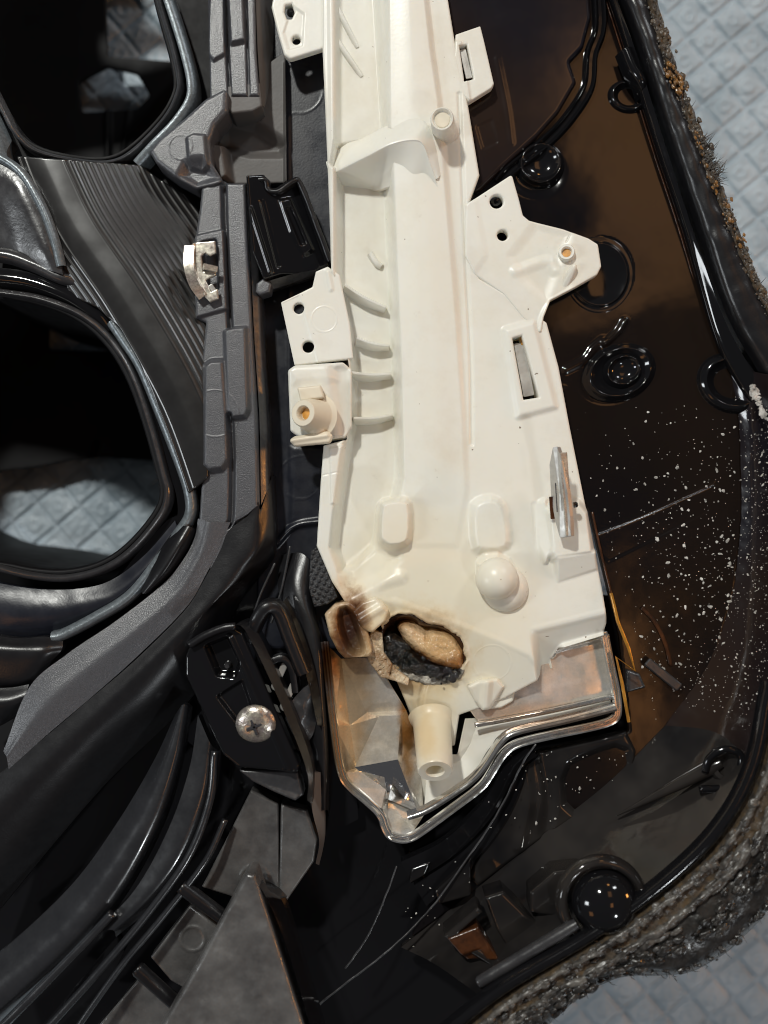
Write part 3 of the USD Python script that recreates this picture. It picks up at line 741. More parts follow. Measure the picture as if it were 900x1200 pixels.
cj = cj + np.stack([meshkit.fbm(np.c_[cj / 9.0, 0 * cj[:, 0] + k], 3, 3 + k) - .5 for k in (0, 7)], 1) * 9.0
holes_body.append(poly(cj, -5, .1))
p3 = lambda x, y: np.stack([x, y, 0 * x], 1)
body_feats = [
    # plateau along the middle, rounded on its left, a soft fold on its right
    ('set', [(452, -30), (497, -30), (507, 60), (516, 120), (527, 250), (536, 360), (543, 470), (548, 575), (536, 640), (476, 640), (470, 560), (466, 460), (461, 330), (455, 200)], plane((460, -20, 3.8), (540, -20, 3.8), (500, 300, 3.6), (500, 640, -.2)), 3.2),
    ('add', [(466, -30), (488, -30), (496, 60), (503, 120), (512, 250), (520, 360), (524, 470), (522, 580), (486, 580), (478, 460), (476, 330), (470, 200)], 1.0, 11),
    ('line', [(538, 110), (546, 300), (552, 420), (553, 520)], -.7, 1.3),
    # trough on the left of it
    ('set', [(396, -30), (440, -30), (452, 170), (390, 200), (396, 170)], -6.5, 3.4),
    ('set', [(397, 178), (454, 168), (459, 300), (465, 430), (468, 560), (462, 585), (447, 612), (440, 640), (415, 668), (402, 668), (392, 640), (396, 600), (404, 540), (412, 500), (414, 430), (406, 380), (397, 320)], -11, 4.2),
    # creases of the right flange
    # slot frame
    ('add', [(590, 386), (626, 376), (652, 478), (606, 490)], 1.7, 3.2, 0, .8),
    # lower shelf below the crease
    ('set', [(426, 708), (462, 702), (500, 716), (548, 734), (590, 752), (618, 766), (640, 792), (640, 830), (560, 900), (480, 900), (430, 800)], lower, 3.2),
    ('set', [(622, 737), (706, 716), (716, 730), (716, 742), (660, 758), (652, 772), (650, 792), (634, 800)], boxface, 4.5),
    # pedestal of the clip
    ('set', [(634, 606), (648, 592), (680, 588), (690, 600), (697, 650), (650, 656), (638, 640)], 5.5, 3.5),
    ('set', [(650, 652), (698, 645), (702, 668), (655, 684)], plane((650, 652, 5.5), (698, 646, 5.5), (655, 686, 0), (703, 668, 0)), 2.0),
    ('set', [(626, 590), (640, 585), (648, 640), (640, 662), (630, 640)], plane((628, 600, 0), (628, 640, 0), (645, 600, 4), (645, 640, 4)), 2.5),
    # oval pads
    ('set', [(444, 592), (452, 586), (474, 584), (482, 592), (482, 630), (474, 640), (450, 642), (443, 634)], 6.0, 3.2, 1),
    ('add', [(552, 594), (562, 585), (580, 583), (592, 596), (598, 632), (592, 644), (564, 648), (554, 640)], 3.0, 4.2, 1, .5, 0),
    # base of the knob
    ('add', [(560, 652), (590, 648), (610, 680), (612, 700), (600, 712), (582, 708), (562, 688)], 3.0, 3.2, 1, .5, 0),
    # valley into the lower left corner
    ('set', [(404, 668), (440, 636), (466, 655), (440, 690), (410, 700)], plane((404, 668, -9), (440, 640, -9), (425, 700, -1), (462, 668, -1)), 7),
    ('line', [(402, 706), (412, 696), (440, 684), (470, 676)], 1.0, 4),
    ('add', [(386, 525), (404, 522), (404, 556), (396, 592), (388, 590)], 1.0, 1.2),
    ('line', [(373, 558), (402, 552)], -.35, .35),
    # upper left wall thickness
    ('line', [(388, -20), (390, 150), (394, 310)], .8, 2.2),
    # heat lip of the crater
    ('fn', lambda x, y, z: z + 1.2 * np.exp(-((sdist(poly(crater, -5, .3, 1), x, y) + .6) / 1.1)**2) * (meshkit.fbm(p3(x, y) / 2.5, 3, 6) + .1)),
    ('ring', (575, 775, -8), 22, .14, .3), ('ring', (560, 765, -8), .1, 0, .1),
    ('set', [(486, 800), (541, 800), (544, 842), (536, 890), (496, 890)], plane((490, 800, -9), (540, 800, -9), (495, 880, -15), (538, 880, -15)), 6),
    ('line', [(500, 800), (494, 830), (500, 862)], -1.2, 2.0),
]
put(hs, 'body', relief(body_out, 0.0, body_feats, step=.34, depth=9, edge=.9, rnd=.5, holes=holes_body, hbot=-24, wob=lambda x, y: .12 * (meshkit.fbm(p3(x, y) / 16.0, 2, 4) - .5)), M['white'], smooth=True)
# a folded web across the channel
wt = [(386, 205, -4), (412, 192, 2), (434, 181, 6), (458, 169, 8.5), (482, 164, 9), (495, 168, 8.5), (503, 188, 6.5), (511, 212, 4)]
wb = [(384, 216, -11.5), (418, 222, -12), (436, 224, -11.5), (458, 218, -3), (478, 212, 2.5), (496, 208, 3), (506, 214, 3), (514, 222, 3)]
wu = [(382, 190, -6.4), (404, 170, -6.4), (428, 160, -6.4), (452, 148, 0), (478, 140, 4), (498, 142, 4), (510, 170, 3.5), (516, 205, 3.5)]
wm = [tuple(.5 * (np.array(a) + np.array(b2)) + [0, 0, .8]) for a, b2 in zip(wt, wb)]
put(hs, 'cross_web', loft([wu, [tuple(.5 * (np.array(a) + np.array(b2)) + [0, 0, .6]) for a, b2 in zip(wu, wt)], [(a - .5, b2 - 2, h - .1) for a, b2, h in wt], wt, [(a + .3, b2 + 2, h - .5) for a, b2, h in wt], wb], 90, 6, 3, spline=False), M['white'], smooth=35, label='slanted web wall across the channel')
circ = lambda cx, cy, r, n=20: [(cx + r * math.cos(t), cy + r * math.sin(t)) for t in np.linspace(0, 2 * np.pi, n, endpoint=False)]


def pit(px, py, r, h, m='pit', name='hole_core', parent=None):
    return put(parent or hs, name, lathe([(0, 0), (r / 3, 0), (r / 3, .9), (r / 3 * .8, 1), (0, 1)], P(px, py, h - 2), P(px, py, h), 20), M[m], smooth=40)


# mounting tabs
put(hs, 'mounting_tab', relief([(318, 8), (322, -14), (384, -14), (388, 50), (378, 57), (340, 69), (333, 64), (326, 40)], -1.5, [('add', [(342, 4), (356, 14), (354, 52), (338, 56), (332, 36)], -.5, .8)], step=.3, depth=2.6, edge=.7, holes=[[(334, 6), (342, 4), (345, 14), (342, 21), (336, 22), (333, 14)], circ(347, 46, 5.2)], rnd=1.2), M['white'], smooth=True, label='upper left tab with two holes')
put(hs, 'mounting_tab', relief([(329, 354), (352, 343), (366, 336), (370, 318), (384, 312), (398, 322), (410, 380), (414, 420), (345, 428)], -1.0, [('add', [(329, 354), (350, 345), (372, 426), (345, 430)], -.5, 1.0), ('ring', (380, 374, -1), 15, .14, .28), ('line', [(384, 318), (388, 338)], .7, 1.6)], step=.3, depth=2.6, edge=.6, holes=[circ(350, 361, 6.4), circ(361, 406, 7)]), M['white'], smooth=True, label='left middle tab with two round holes')
put(hs, 'mounting_tab', relief([(534, 40), (563, 30), (568, 50), (579, 98), (576, 103), (549, 120), (530, 100)], -.8, [('add', [(528, 46), (541, 48), (552, 118), (535, 110)], .8, 1.2)], step=.3, depth=3.0, edge=.6, holes=[[(538, 54), (547, 52), (555, 92), (544, 96)]]), M['white'], smooth=True, label='upper right tab with a rectangular slot')
put(hs, 'mounting_tab', relief([(545, 240), (600, 204), (608, 232), (613, 252), (620, 258), (660, 268), (690, 279), (701, 286), (705, 312), (700, 322), (672, 338), (645, 352), (637, 372), (634, 392), (612, 372), (590, 345), (556, 322), (545, 300)], .2,
    [('add', [(598, 300), (628, 262), (668, 274), (640, 350), (616, 330)], -.9, 5), ('line', [(668, 275), (664, 283)], -.35, .4), ('line', [(630, 400), (642, 362), (672, 340)], .7, 2.5), ('line', [(604, 318), (640, 306), (650, 316)], .7, 3.2), ('add', [(545, 232), (558, 235), (570, 300), (556, 320), (540, 300)], .5, 3)], step=.3, depth=4.0, edge=.7, holes=[circ(582, 236, 8), circ(589, 275.5, 6.4)], rnd=.8), M['white'], smooth=True, label='large right tab with a raised corner')
# what shows in the holes
sc = put(hs, 'tab_screw', lathe([(0, 0), (2.0, 0), (2.0, .5), (1.5, .9), (.7, 1), (.5, .7), (0, .7)], P(581, 237, -5), P(581, 237, -2.5), 20), M['gloss'], smooth=40)
put(hs, 'tab_screw', lathe([(0, 0), (1.7, 0), (1.7, .5), (1.3, .9), (.6, 1), (0, .8)], P(341, 15, -5), P(341, 14, -2.8), 20), M['gloss'], smooth=40)
# metal strips seen in the slots
put(hs, 'spring_strip', box_between(P(608, 402, -2.5), P(620, 464, -2.0), 4.4, .6, .2), M['steel'], smooth=False)
put(hs, 'amber_chip', box_between(P(611, 395, -2.2), P(613, 404, -2.2), 1.6, .5, .1), M['orange_pit'], smooth=False)
put(hs, 'spring_strip', box_between(P(542, 58, -3), P(550, 92, -3), 2.6, .5, .15), M['steel'], smooth=False)
# fins and diagonal ribs in the trough
for (x0, y0), (x1, y1) in (((404, 334), (452, 360)), ((418, 396), (456, 405)), ((408, 436), (458, 438)), ((414, 490), (460, 486))):
    path = [(x0, y0, -3.5), ((x0 + x1) / 2, (y0 + y1) / 2 + 2, -4.2), (x1, y1, -6.0)]
    prof = [(.55, 0), (.3, .35), (-.3, .35), (-.6, 0), (-1.6, -4.5), (-2.4, -8), (.8, -8)]
    put(hs, 'fin', sweep(path, prof if x1 > x0 else prof, 24, False, True), M['white'], smooth=50)
for a, b2 in (((386, -10), (419, 56)), ((392, 42), (424, 90))):
    put(hs, 'diagonal_rib', sweep([(*a, -5), (*[(p + q) / 2 for p, q in zip(a, b2)], -5.2), (*b2, -6.5)], [(-1.5, -3), (-1.1, -.3), (-.4, .4), (.4, .4), (1.1, -.3), (1.5, -3)], 20), M['white'], smooth=60)
put(hs, 'diagonal_rib', sweep([(434, 296, -8.5), (440, 306, -8.6), (447, 312, -9.5)], [(-1.5, -3), (-1.1, -.3), (-.4, .4), (.4, .4), (1.1, -.3), (1.5, -3)], 12), M['white'], smooth=60)


def boss(base, top, rb, rt, rh, label=None, core='pit', m='white', deep=.25):
    p = put(hs, 'boss', lathe([(rb * 1.25, 0), (rb * 1.04, .08), (rb, .15), (rt, .96), (rt * .93, 1), (rh * 1.1, 1), (rh, .96), (rh * .9, 1 - deep), (0, 1 - deep)], base, top, 32), M[m], smooth=40, label=label)
    b_, t_ = np.asarray(base), np.asarray(top)
    q = b_ + (t_ - b_) * (1 - deep)
    put(p, 'bore', lathe([(0, 0), (rh * .86, 0), (rh * .8, 1), (0, 1)], q - (t_ - b_) * .02, q + (t_ - b_) * .02, 20), M[core], smooth=40)
    return p


boss(P(520, 152, 0), P(518, 139, 15), 4.9, 4.4, 3.5, 'upper hollow boss', 'tan', deep=.12)
boss(P(506, 842, -15), P(510, 904, 4), 7.7, 6.9, 3.4, 'discoloured hollow post at the foot', 'tan', 'white', deep=.3)
boss(P(664, 300, -3), P(664, 295, 2.5), 3.6, 3.1, 2.0, 'small boss with an amber bore on the right tab', 'orange_pit', deep=.3)
put(hs, 'peg', lathe([(0, 0), (1.9, 0.02), (1.8, .6), (1.3, .9), (.6, 1), (0, 1)], P(660, 338, -2), P(674, 310, 2.5), 20), M['white'], smooth=50)
put(hs, 'knob', (lambda m: trimesh.Trimesh(np.asarray(m.vertices) * [8.2, 8.2, 8.0] + P(582, 678, 5), m.faces, process=False))(trimesh.creation.icosphere(subdivisions=4)), M['white'], smooth=True)
put(hs, 'knob_foot', (lambda m: trimesh.Trimesh(np.asarray(m.vertices) * [9.0, 9.0, 6.5] + P(592, 690, -.5), m.faces, process=False))(trimesh.creation.icosphere(subdivisions=4)), M['white'], smooth=True)
# left box with the sideways boss
bx = put(hs, 'mounting_box', relief([(337, 434), (345, 428), (402, 424), (412, 432), (412, 500), (404, 512), (386, 515), (350, 512), (340, 505)], 2.0, [('add', [(388, 430), (412, 428), (414, 508), (400, 514)], -2.6, 5), ('add', [(337, 434), (345, 430), (395, 428), (396, 446), (345, 450)], 1.0, 4)], step=.3, depth=9, edge=1.3, rnd=1.5), M['white'], smooth=True)
boss(P(372, 488, 3), P(355, 484, 13), 7.0, 5.2, 2.7, 'sideways cream boss with an amber bore', 'orange_pit', 'tan', deep=.3)
put(hs, 'boss_block', relief([(348, 454), (376, 451), (380, 466), (352, 470)], 9, [], step=.3, depth=7, edge=.8), M['tan'], smooth=True)
put(hs, 'foot_blade', relief([(338, 516), (345, 511), (384, 505), (390, 510), (387, 519), (345, 523)], 8, [('line', [(343, 518), (384, 512)], .8, 1.6)], step=.3, depth=3, edge=1.1, rnd=1.2), M['tan'], smooth=True)
put(hs, 'boss_neck', lathe([(0, 0), (3.6, 0), (3.2, 1), (0, 1)], P(374, 508, 3), P(368, 494, 8), 20), M['tan'], smooth=50)
# scorched hook at the lower left corner
put(hs, 'hook', relief([(380, 720), (392, 708), (410, 704), (419, 712), (432, 745), (436, 764), (432, 770), (404, 772), (396, 764), (386, 745)], 1.0, [('set', [(397, 714), (409, 710), (420, 738), (428, 764), (412, 764), (401, 742)], -4.5, 3.0, 1), ('fn', lambda x, y, z: z + .5 * (meshkit.fbm(p3(x, y) / 1.6, 3, 3) - .5))], step=.25, depth=12, edge=1.4, rnd=1.0), M['white'], smooth=True, label='heat scorched hook, brown inside')
put(hs, 'hook_web', relief([(412, 716), (424, 705), (440, 700), (449, 706), (456, 716), (452, 728), (436, 742), (424, 738)], 1.5, [('line', [(420, 728), (446, 712)], 1.2, 3.0)], step=.3, depth=10, edge=1.5, rnd=1.4), M['white'], smooth=True)
put(hs, 'prism_lug', relief([(547, 804), (563, 796), (583, 795), (592, 805), (576, 833), (566, 834), (556, 822)], plane((570, 796, -3), (590, 800, -4), (568, 834, -7.5)), [('line', [(572, 796), (570, 834)], 1.3, 3.2)], step=.3, depth=8, edge=1.6, rnd=.8), M['white'], smooth=True)
put(hs, 'prism_foot', relief([(580, 810), (594, 800), (604, 808), (602, 822), (588, 830), (570, 832)], -9.5, [], step=.3, depth=5, edge=1.2, rnd=1.0), M['white'], smooth=True)
# the burn: scorched pit wall, a lump of molten plastic and charred crust
hc = P(495, 760, -5)
cg = poly(crater, -5, .3, 1)


def pit_z(x, y, z):
    s = np.maximum(sdist(cg, x, y), 0)
    n_ = meshkit.fbm(p3(x, y) / 2.0, 4, 8) - .5
    return np.minimum(hval(lower, x, y), 0) - .9 - 8.5 * sstep(s / 4.2) + 1.6 * n_


big = [(445, 744), (451, 728), (462, 720), (477, 718), (489, 721), (497, 728), (507, 730), (522, 732), (535, 740), (544, 755), (546, 771), (541, 786), (529, 796), (508, 798), (487, 794), (468, 786), (453, 776), (446, 760)]
put(hs, 'burn_pit', relief(big, -5, [('fn', pit_z)], step=.3, depth=4, edge=.2, smooth=1), M['scorch'], smooth=True, label='dark brown scorched wall of the burn hole')
lump = [(464, 734), (472, 727), (484, 729), (496, 737), (506, 735), (520, 737), (534, 746), (542, 760), (541, 776), (532, 784), (514, 780), (498, 773), (482, 761), (470, 750)]
lump = [tuple(q) for q in chaikin(np.array(lump, float), 2)]
lump = [(a + 3 + (a - 503) * .06 + 3.5 * (u - .5), b2 + 1 + (b2 - 755) * .08 + 3.5 * (w_ - .5)) for (a, b2), u, w_ in zip(lump, meshkit.noise(np.c_[np.array(lump) / 8.0, np.zeros(len(lump))], 3), meshkit.noise(np.c_[np.array(lump) / 8.0, np.ones(len(lump)) * 5], 3))]
gl = poly(lump, -6, .4, 1)
put(hs, 'molten_lump', relief(lump, -6, [('fn', lambda x, y, z: -9.0 + 6.6 * np.sqrt(np.clip(sstep(np.maximum(sdist(gl, x, y), 0) / 3.6), 0, 1)) + 1.1 * (meshkit.fbm(p3(x, y) / 3.2, 2, 13) - .5) + .35 * (meshkit.noise(p3(x, y) / 1.1, 15) - .5) - 1.6 * np.exp(-((x - P(500, 0, -6)[0]) / 1.0)**2) * (y > P(0, 750, -6)[1]))], step=.25, depth=4, edge=.2, smooth=1), M['melt'], smooth=True, label='molten tan plastic lump bulging in the burn hole')
crust = [(445, 748), (454, 738), (468, 746), (480, 757), (496, 772), (512, 781), (530, 785), (541, 774), (548, 782), (542, 796), (524, 802), (502, 801), (478, 796), (456, 784), (444, 768)]
gk = poly(crust, -5, .3, 1)
put(hs, 'charred_crust', relief(crust, -5, [('fn', lambda x, y, z: hval(lower, x, y) - 3.0 + 4.4 * sstep(np.maximum(sdist(gk, x, y), 0) / 2.4) + 5.2 * (meshkit.fbm(p3(x, y) / 2.3, 3, 17) - .5))], step=.22, depth=4, edge=.2, smooth=1), M['char'], smooth=35, label='blistered black crust along the lower side of the burn')
ash = [(450, 772), (462, 774), (482, 787), (504, 792), (526, 791), (541, 780), (549, 784), (540, 800), (514, 807), (486, 804), (464, 794)]
ga = poly(ash, -5, .3, 1)
put(hs, 'ash_edge', relief(ash, -5, [('fn', lambda x, y, z: hval(lower, x, y) - .5 + 1.5 * sstep(np.maximum(sdist(ga, x, y), 0) / 1.4) + 1.8 * (meshkit.fbm(p3(x, y) / 1.3, 4, 19) - .5))], step=.22, depth=4, edge=.2, smooth=1), M['ash'], smooth=True, label='grey ashen blistered rim of the burn')
bl = [fl_ for fl_ in []]
r = np.random.default_rng(77); base = trimesh.creation.icosphere(subdivisions=2)
for kx in range(75):
    t = r.random(); c_ = crom([(452, 752, -4.2), (474, 764, -3.6), (500, 780, -5.0), (526, 789, -6), (541, 784, -6)], 100)[int(t * 99)]
    q = P(c_[0] + r.normal(0, 5), c_[1] + r.normal(0, 5), c_[2] - .3); rad = .35 + 1.15 * r.random()**2
    bl.append((np.asarray(base.vertices) * [rad * r.uniform(.8, 1.4), rad, rad * .75] + q, base.faces))
put(hs, 'char_blister', join(bl), M['char'], smooth=True, kind='stuff')
# cracked skin between the hook and the burn
put(hs, 'blistered_web', relief([(426, 752), (438, 738), (448, 742), (450, 764), (464, 784), (480, 796), (478, 804), (462, 798), (446, 794), (432, 776)], -4.6, [('fn', lambda x, y, z: z + 1.5 * (meshkit.fbm(p3(x, y) / 1.6, 4, 23) - .5) - .6 * sstep((.02 - np.abs(meshkit.fbm(p3(x, y) / 3.5, 3, 29) - .5)) / .02)), ('line', [(462, 776), (457, 794)], -1.2, .5)], step=.25, depth=6, edge=.8), M['crackle'], smooth=True, label='cracked blistered skin beside the burn')

# ------------------------------------------------------------------ chrome reflector tray under the housing
ct = thing('chrome_reflector', 'bright chrome reflector tray with amber heat stains under the housing foot', 'reflector', 480, 880, -10)
TRAY = [
    (W(394, 774, -8), (.016, .026, .05), (.17, .055, .012), 1.0, .7), (W(412, 808, -10), (.014, .036, .05), (.36, .18, .05), .9, .8),
    (W(418, 850, -12), (.026, .04, .05), (.80, .68, .48), .5, .4), (W(402, 868, -12), (.014, .03, .05), (.78, .58, .36), .8, .5), (W(478, 850, -12), (.006, .04, .05), (.42, .20, .04), .95, .6), (W(640, 838, -10), (.06, .008, .05), (.85, .58, .38), .6, .5)]
CR = mat('stained_chrome', (.90, .90, .89), .11, .92, var=.06, vscale=90, rvar=.07, bump2=.00018, b2scale=50, color2=(.74, .73, .70), extra=stains(TRAY))
M['cr'] = CR
V = [(383, 755, -4), (392, 850, -4), (400, 905, -4), (410, 922, -4), (445, 955, -3), (454, 980, -3), (479, 984, -2),          # 0-6 outer rim
     (436, 770, -10), (452, 792, -12), (476, 832, -14), (470, 838, -9.5), (444, 840, -9.5),                                     # 7-11 inner folds
     (418, 900, -12), (466, 893, -8), (455, 935, -15), (497, 955, -14), (484, 975, -6), (490, 870, -18), (410, 850, -14), (424, 905, -6), (452, 925, -6), (400, 772, -9), (430, 835, -13)]
F = [(0, 21, 1), (21, 18, 1), (1, 18, 12), (1, 12, 2), (21, 7, 22), (21, 22, 18), (7, 8, 9, 22), (22, 9, 10, 11), (18, 22, 11), (18, 11, 12), (11, 10, 13, 12), (2, 12, 19, 3), (3, 19, 20), (3, 20, 4), (12, 13, 14, 19), (19, 14, 20), (4, 20, 14, 5), (5, 14, 16, 6), (13, 15, 14), (14, 15, 16), (10, 9, 17, 13), (13, 17, 15)]
CB = mat('pale_reflector', (.86, .85, .83), .24, .66, var=.08, vscale=90, rvar=.07, coat=.8, bump2=.0002, b2scale=50, color2=(.74, .70, .62), extra=stains(TRAY))
put(ct, 'facet_bowl', facets(V, F), CB, smooth=False)
put(ct, 'facet_ridge', facets([(416, 899, -5), (466, 890, -5), (470, 838, -8), (444, 839, -8), (452, 935, -12), (492, 950, -12), (474, 900, -13)], [(0, 1, 2, 3), (1, 6, 2)]), CB, smooth=False)
put(ct, 'front_facet', facets([(416, 899, -5), (466, 890, -5), (455, 937, -13), (490, 952, -12), (474, 900, -14)], [(0, 2, 1), (1, 2, 3), (1, 3, 4)]), M['mirror'], smooth=False, label='dark mirror facet at the foot')
rim = [(380, 752, -2), (385, 800, -2), (393, 870, -2), (399, 908, -2), (408, 922, -2), (430, 940, -2), (447, 956, -2), (451, 972, -2), (458, 983, -2), (479, 986, -2), (500, 972, -2), (535, 946, -2), (565, 924, -2), (576, 908, -2), (590, 884, -2), (604, 873, -2), (640, 864, -2), (700, 852, -2), (719, 846, -2), (726, 838, -2), (724, 812, -2), (717, 782, -2), (710, 745, -2)]
put(ct, 'rim', sweep(chaikin(rim, 2, False), [(-2.0, -9), (-1.7, -1.2), (-1.3, -.3), (-.7, -.1), (-.2, -1.4), (.3, -1.4), (.6, -.2), (1.0, .5), (1.5, .5), (1.8, .1), (1.85, -2.5)], spline=False), CR, smooth=45, label='polished double lip round the tray')
put(ct, 'lip_line', sweep(chaikin(np.array([(478, 958, -1), (498, 952, -1), (530, 932, -1), (556, 914, -1), (572, 894, -1), (588, 868, -1), (602, 858, -1), (660, 846, -1), (722, 830, -1)], float), 2, False), [(-1.6, -4), (-1.2, 0), (-.3, .6), (.6, .4), (1.2, -.4), (1.6, -4)], spline=False), CR, smooth=45)
put(ct, 'inner_slope', loft([[(497, 950, -13), (530, 925, -13), (555, 905, -13), (575, 875, -13), (600, 855, -13), (718, 826, -11)], [(500, 905, -17), (530, 892, -17), (545, 870, -17), (560, 850, -16), (600, 838, -14), (712, 815, -11)]], 60, 6, 3, spline=False, wob=lambda v: .5 * (meshkit.fbm(v / 6.0, 2, 3) - .5)), M['white'], smooth=True, label='pale slope between post and chrome lip')
put(ct, 'shelf', relief([(624, 752), (640, 745), (712, 740), (720, 790), (724, 814), (640, 832), (560, 846), (545, 825), (590, 790), (618, 775)], -11.5, [('fn', lambda x, y, z: z + .25 * (meshkit.fbm(p3(x, y) / 9.0, 2, 5) - .5) ), ('line', [(652, 772), (660, 765), (712, 752)], 1.6, 1.4)], step=.35, depth=4, edge=.6), CB, smooth=True, label='flat chrome shelf beside the housing box')
put(ct, 'shelf_bead', tube([(556, 850, -10), (600, 842, -9), (650, 832, -7.5), (722, 816, -7)], 1.1, 50, flat=.8), CR, smooth=True)
put(ct, 'edge_bead', tube([(712, 750, -6), (719, 785, -6), (724, 812, -6)], .6, 30), M['amberline'], smooth=True)
put(ct, 'gap_wall', facets([(494, 884, -15), (536, 884, -15), (545, 842, -15), (490, 955, -18), (545, 905, -18), (470, 900, -20), (590, 840, -18)], [(0, 1, 4, 3), (1, 2, 6, 4), (0, 3, 5)]), M['white'], smooth=False)

# ------------------------------------------------------------------ spring clip on the housing
sp = thing('spring_clip', 'small brushed metal plate clip standing on the right edge of the white housing', 'clip', 660, 600, 5)


def plate(pts, off, thick, m, name, parent, smooth=False):
    """A flat plate cut to an outline of (px, py, h) points, thick along the offset direction."""
    a = PA(np.asarray(pts, float)); b2 = a + np.asarray(off, float) / np.linalg.norm(off) * thick
    k = len(a); cc = a.mean(0); dd = b2.mean(0); v = np.vstack([a, b2, [cc], [dd]]); i = np.arange(k); j = (i + 1) % k
    f = np.vstack([np.stack([i, j, j + k], 1), np.stack([i, j + k, i + k], 1), np.stack([j, i, 0 * i + 2 * k], 1), np.stack([i + k, j + k, 0 * i + 2 * k + 1], 1)])
    return put(parent, name, fix(trimesh.Trimesh(v, f, process=False)), m, smooth=smooth)


plate([(652, 525, 14), (657, 524, 15), (662, 540, 16), (669, 578, 15), (672, 605, 14), (673, 628, 13), (660, 630, 10), (655, 612, 8), (650, 585, 6), (648, 545, 10)], (-1.4, .1, 1.2), 2.0, M['steel'], 'plate', sp)
put(sp, 'edge_face', box_between(P(660, 530, 16.5), P(667, 628, 13), 2.8, 1.2, .3), M['zinc'], smooth=False)
put(sp, 'tongue', box_between(P(646, 582, 8), P(648, 608, 7), 1.8, 1.0, .25), M['scorch'], smooth=False)
put(sp, 'slit', box_between(P(651, 566, 15.4), P(653, 600, 14.4), .4, .5, .1), M['pit'], smooth=False)
put(sp, 'rivet', lathe([(0, 0), (1.1, 0), (1.1, .7), (.7, 1), (0, 1)], P(672, 592, 12), P(677, 591, 12), 16), M['gloss'], smooth=40)

# ------------------------------------------------------------------ grille bezel on the left: openings, ribbed panel, rims
bz = thing('grille_bezel', 'black bezel with two six sided openings and a finely ribbed panel between them', 'bezel', 110, 330, -5)
ap1 = [(-120, -60), (-140, 60), (-40, 112), (0, 122), (16, 152), (42, 174), (85, 184), (125, 187), (152, 174), (190, 136), (205, 108), (206, 90), (199, 58), (186, 14), (178, -20), (165, -80), (20, -90)]
ap2 = [(-220, 280), (-100, 296), (-40, 326), (0, 345), (50, 354), (92, 371), (126, 400), (152, 442), (172, 500), (187, 556), (192, 578), (185, 600), (152, 640), (120, 662), (80, 672), (40, 670), (0, 661), (-110, 650), (-220, 560)]


def opening(pts, h, off):
    c = chaikin(np.array(pts, float), 2)
    a = [(x, y, h) for x, y in c]
    prof_in = [(off[0], -118), (off[0], -14), (off[0] * .9, -1.4), (off[0] * .6, 0), (off[0] * .2, .3), (-off[0] * .3, .1), (-off[0] * .7, -1.6), (-off[0] * 1.0, -7)]
    sgn = np.sum(c[:, 0] * np.roll(c[:, 1], -1) - np.roll(c[:, 0], -1) * c[:, 1])
    prof = [(p if sgn < 0 else -p, q) for p, q in prof_in]
    return sweep(a, prof, closed=True, spline=False)


put(bz, 'opening_sleeve', sweep([(x, y, -4) for x, y in chaikin(np.array([(-40, 104), (0, 122), (16, 152), (42, 174), (85, 184), (125, 187), (152, 174), (190, 136), (205, 108), (206, 90), (199, 58), (186, 14), (178, -20), (170, -60)], float), 2, False)], [(q, z) for q, z in [(-1.5, -118), (-1.5, -14), (-1.35, -1.4), (-.9, 0), (-.3, .3), (.45, .1), (1.05, -1.6), (1.5, -7)]], spline=False), M['tube'], smooth=50, label='dark sleeve of the upper opening')
put(bz, 'opening_sleeve', opening(ap2, 1, (1.6,)), M['tube'], smooth=50, label='dark sleeve of the lower opening')
# lips: brown grey thin lip, black groove, grained band
L1 = [(-10, 100, -3), (4, 128, -3), (18, 154, -3), (42, 176, -3), (85, 187, -3), (126, 190, -3), (155, 177, -3), (193, 138, -3), (208, 108, -3), (209, 90, -3), (202, 56, -3), (189, 12, -3), (180, -20, -3)]
put(bz, 'lip', sweep(L1, [(-1.6, -4), (-1.3, .2), (-.4, .9), (.4, .6), (1.0, -.5), (1.4, -4)], 130), M['midgrey'], smooth=50, label='thin grey lip of the upper opening')
B1 = [(190, -20, -2), (203, 18, -2), (216, 60, -2), (224, 96, -2), (222, 118, -2), (205, 144, -2), (180, 170, -2), (160, 192, -3)]
put(bz, 'outer_band', sweep(B1, [(-2.4, -6), (-1.8, .3), (-.5, .9), (1.2, .2), (2.2, -1.2), (2.6, -8)], 90), M['silverpaint'], smooth=50, label='grained band round the upper opening')
L2 = [(-20, 340, 2), (10, 343, 2), (50, 350, 2), (95, 368, 2), (129, 397, 2), (156, 440, 2), (177, 500, 2), (192, 556, 2), (197, 578, 2), (189, 604, 2), (156, 644, 2), (122, 667, 2), (80, 678, 2), (40, 676, 2), (0, 667, 2), (-20, 660, 2)]
put(bz, 'lip', sweep(L2, [(-2.0, -5), (-1.6, .2), (-.5, 1.1), (.5, .8), (1.2, -.5), (1.6, -6)], 150), M['midgrey'], smooth=50, label='rounded grey lip of the lower opening')
B2 = [(130, 376, 3), (146, 400, 3), (164, 428, 3), (182, 470, 3), (200, 515, 3), (214, 552, 3), (222, 580, 3), (222, 604, 3), (207, 628, 3), (180, 664, 3), (150, 700, 3), (112, 724, 3), (74, 744, 3), (60, 748, 3)]
put(bz, 'outer_band', sweep(B2, [(2.2, -6), (1.8, -.4), (.6, .6), (-.6, .6), (-1.8, -.4), (-2.4, -1.6), (-2.8, -9)], 120), M['silverpaint'], smooth=50, label='grained band round the lower opening')
put(bz, 'groove_wall', sweep([(a - (9 if i < 9 else 14), b2 + (3 if i < 8 else -12), h - 5) for i, (a, b2, h) in enumerate(B2[:12])], [(4, -6), (2, 0), (-2, 0), (-4, -6)], 90), M['gloss'], smooth=50)
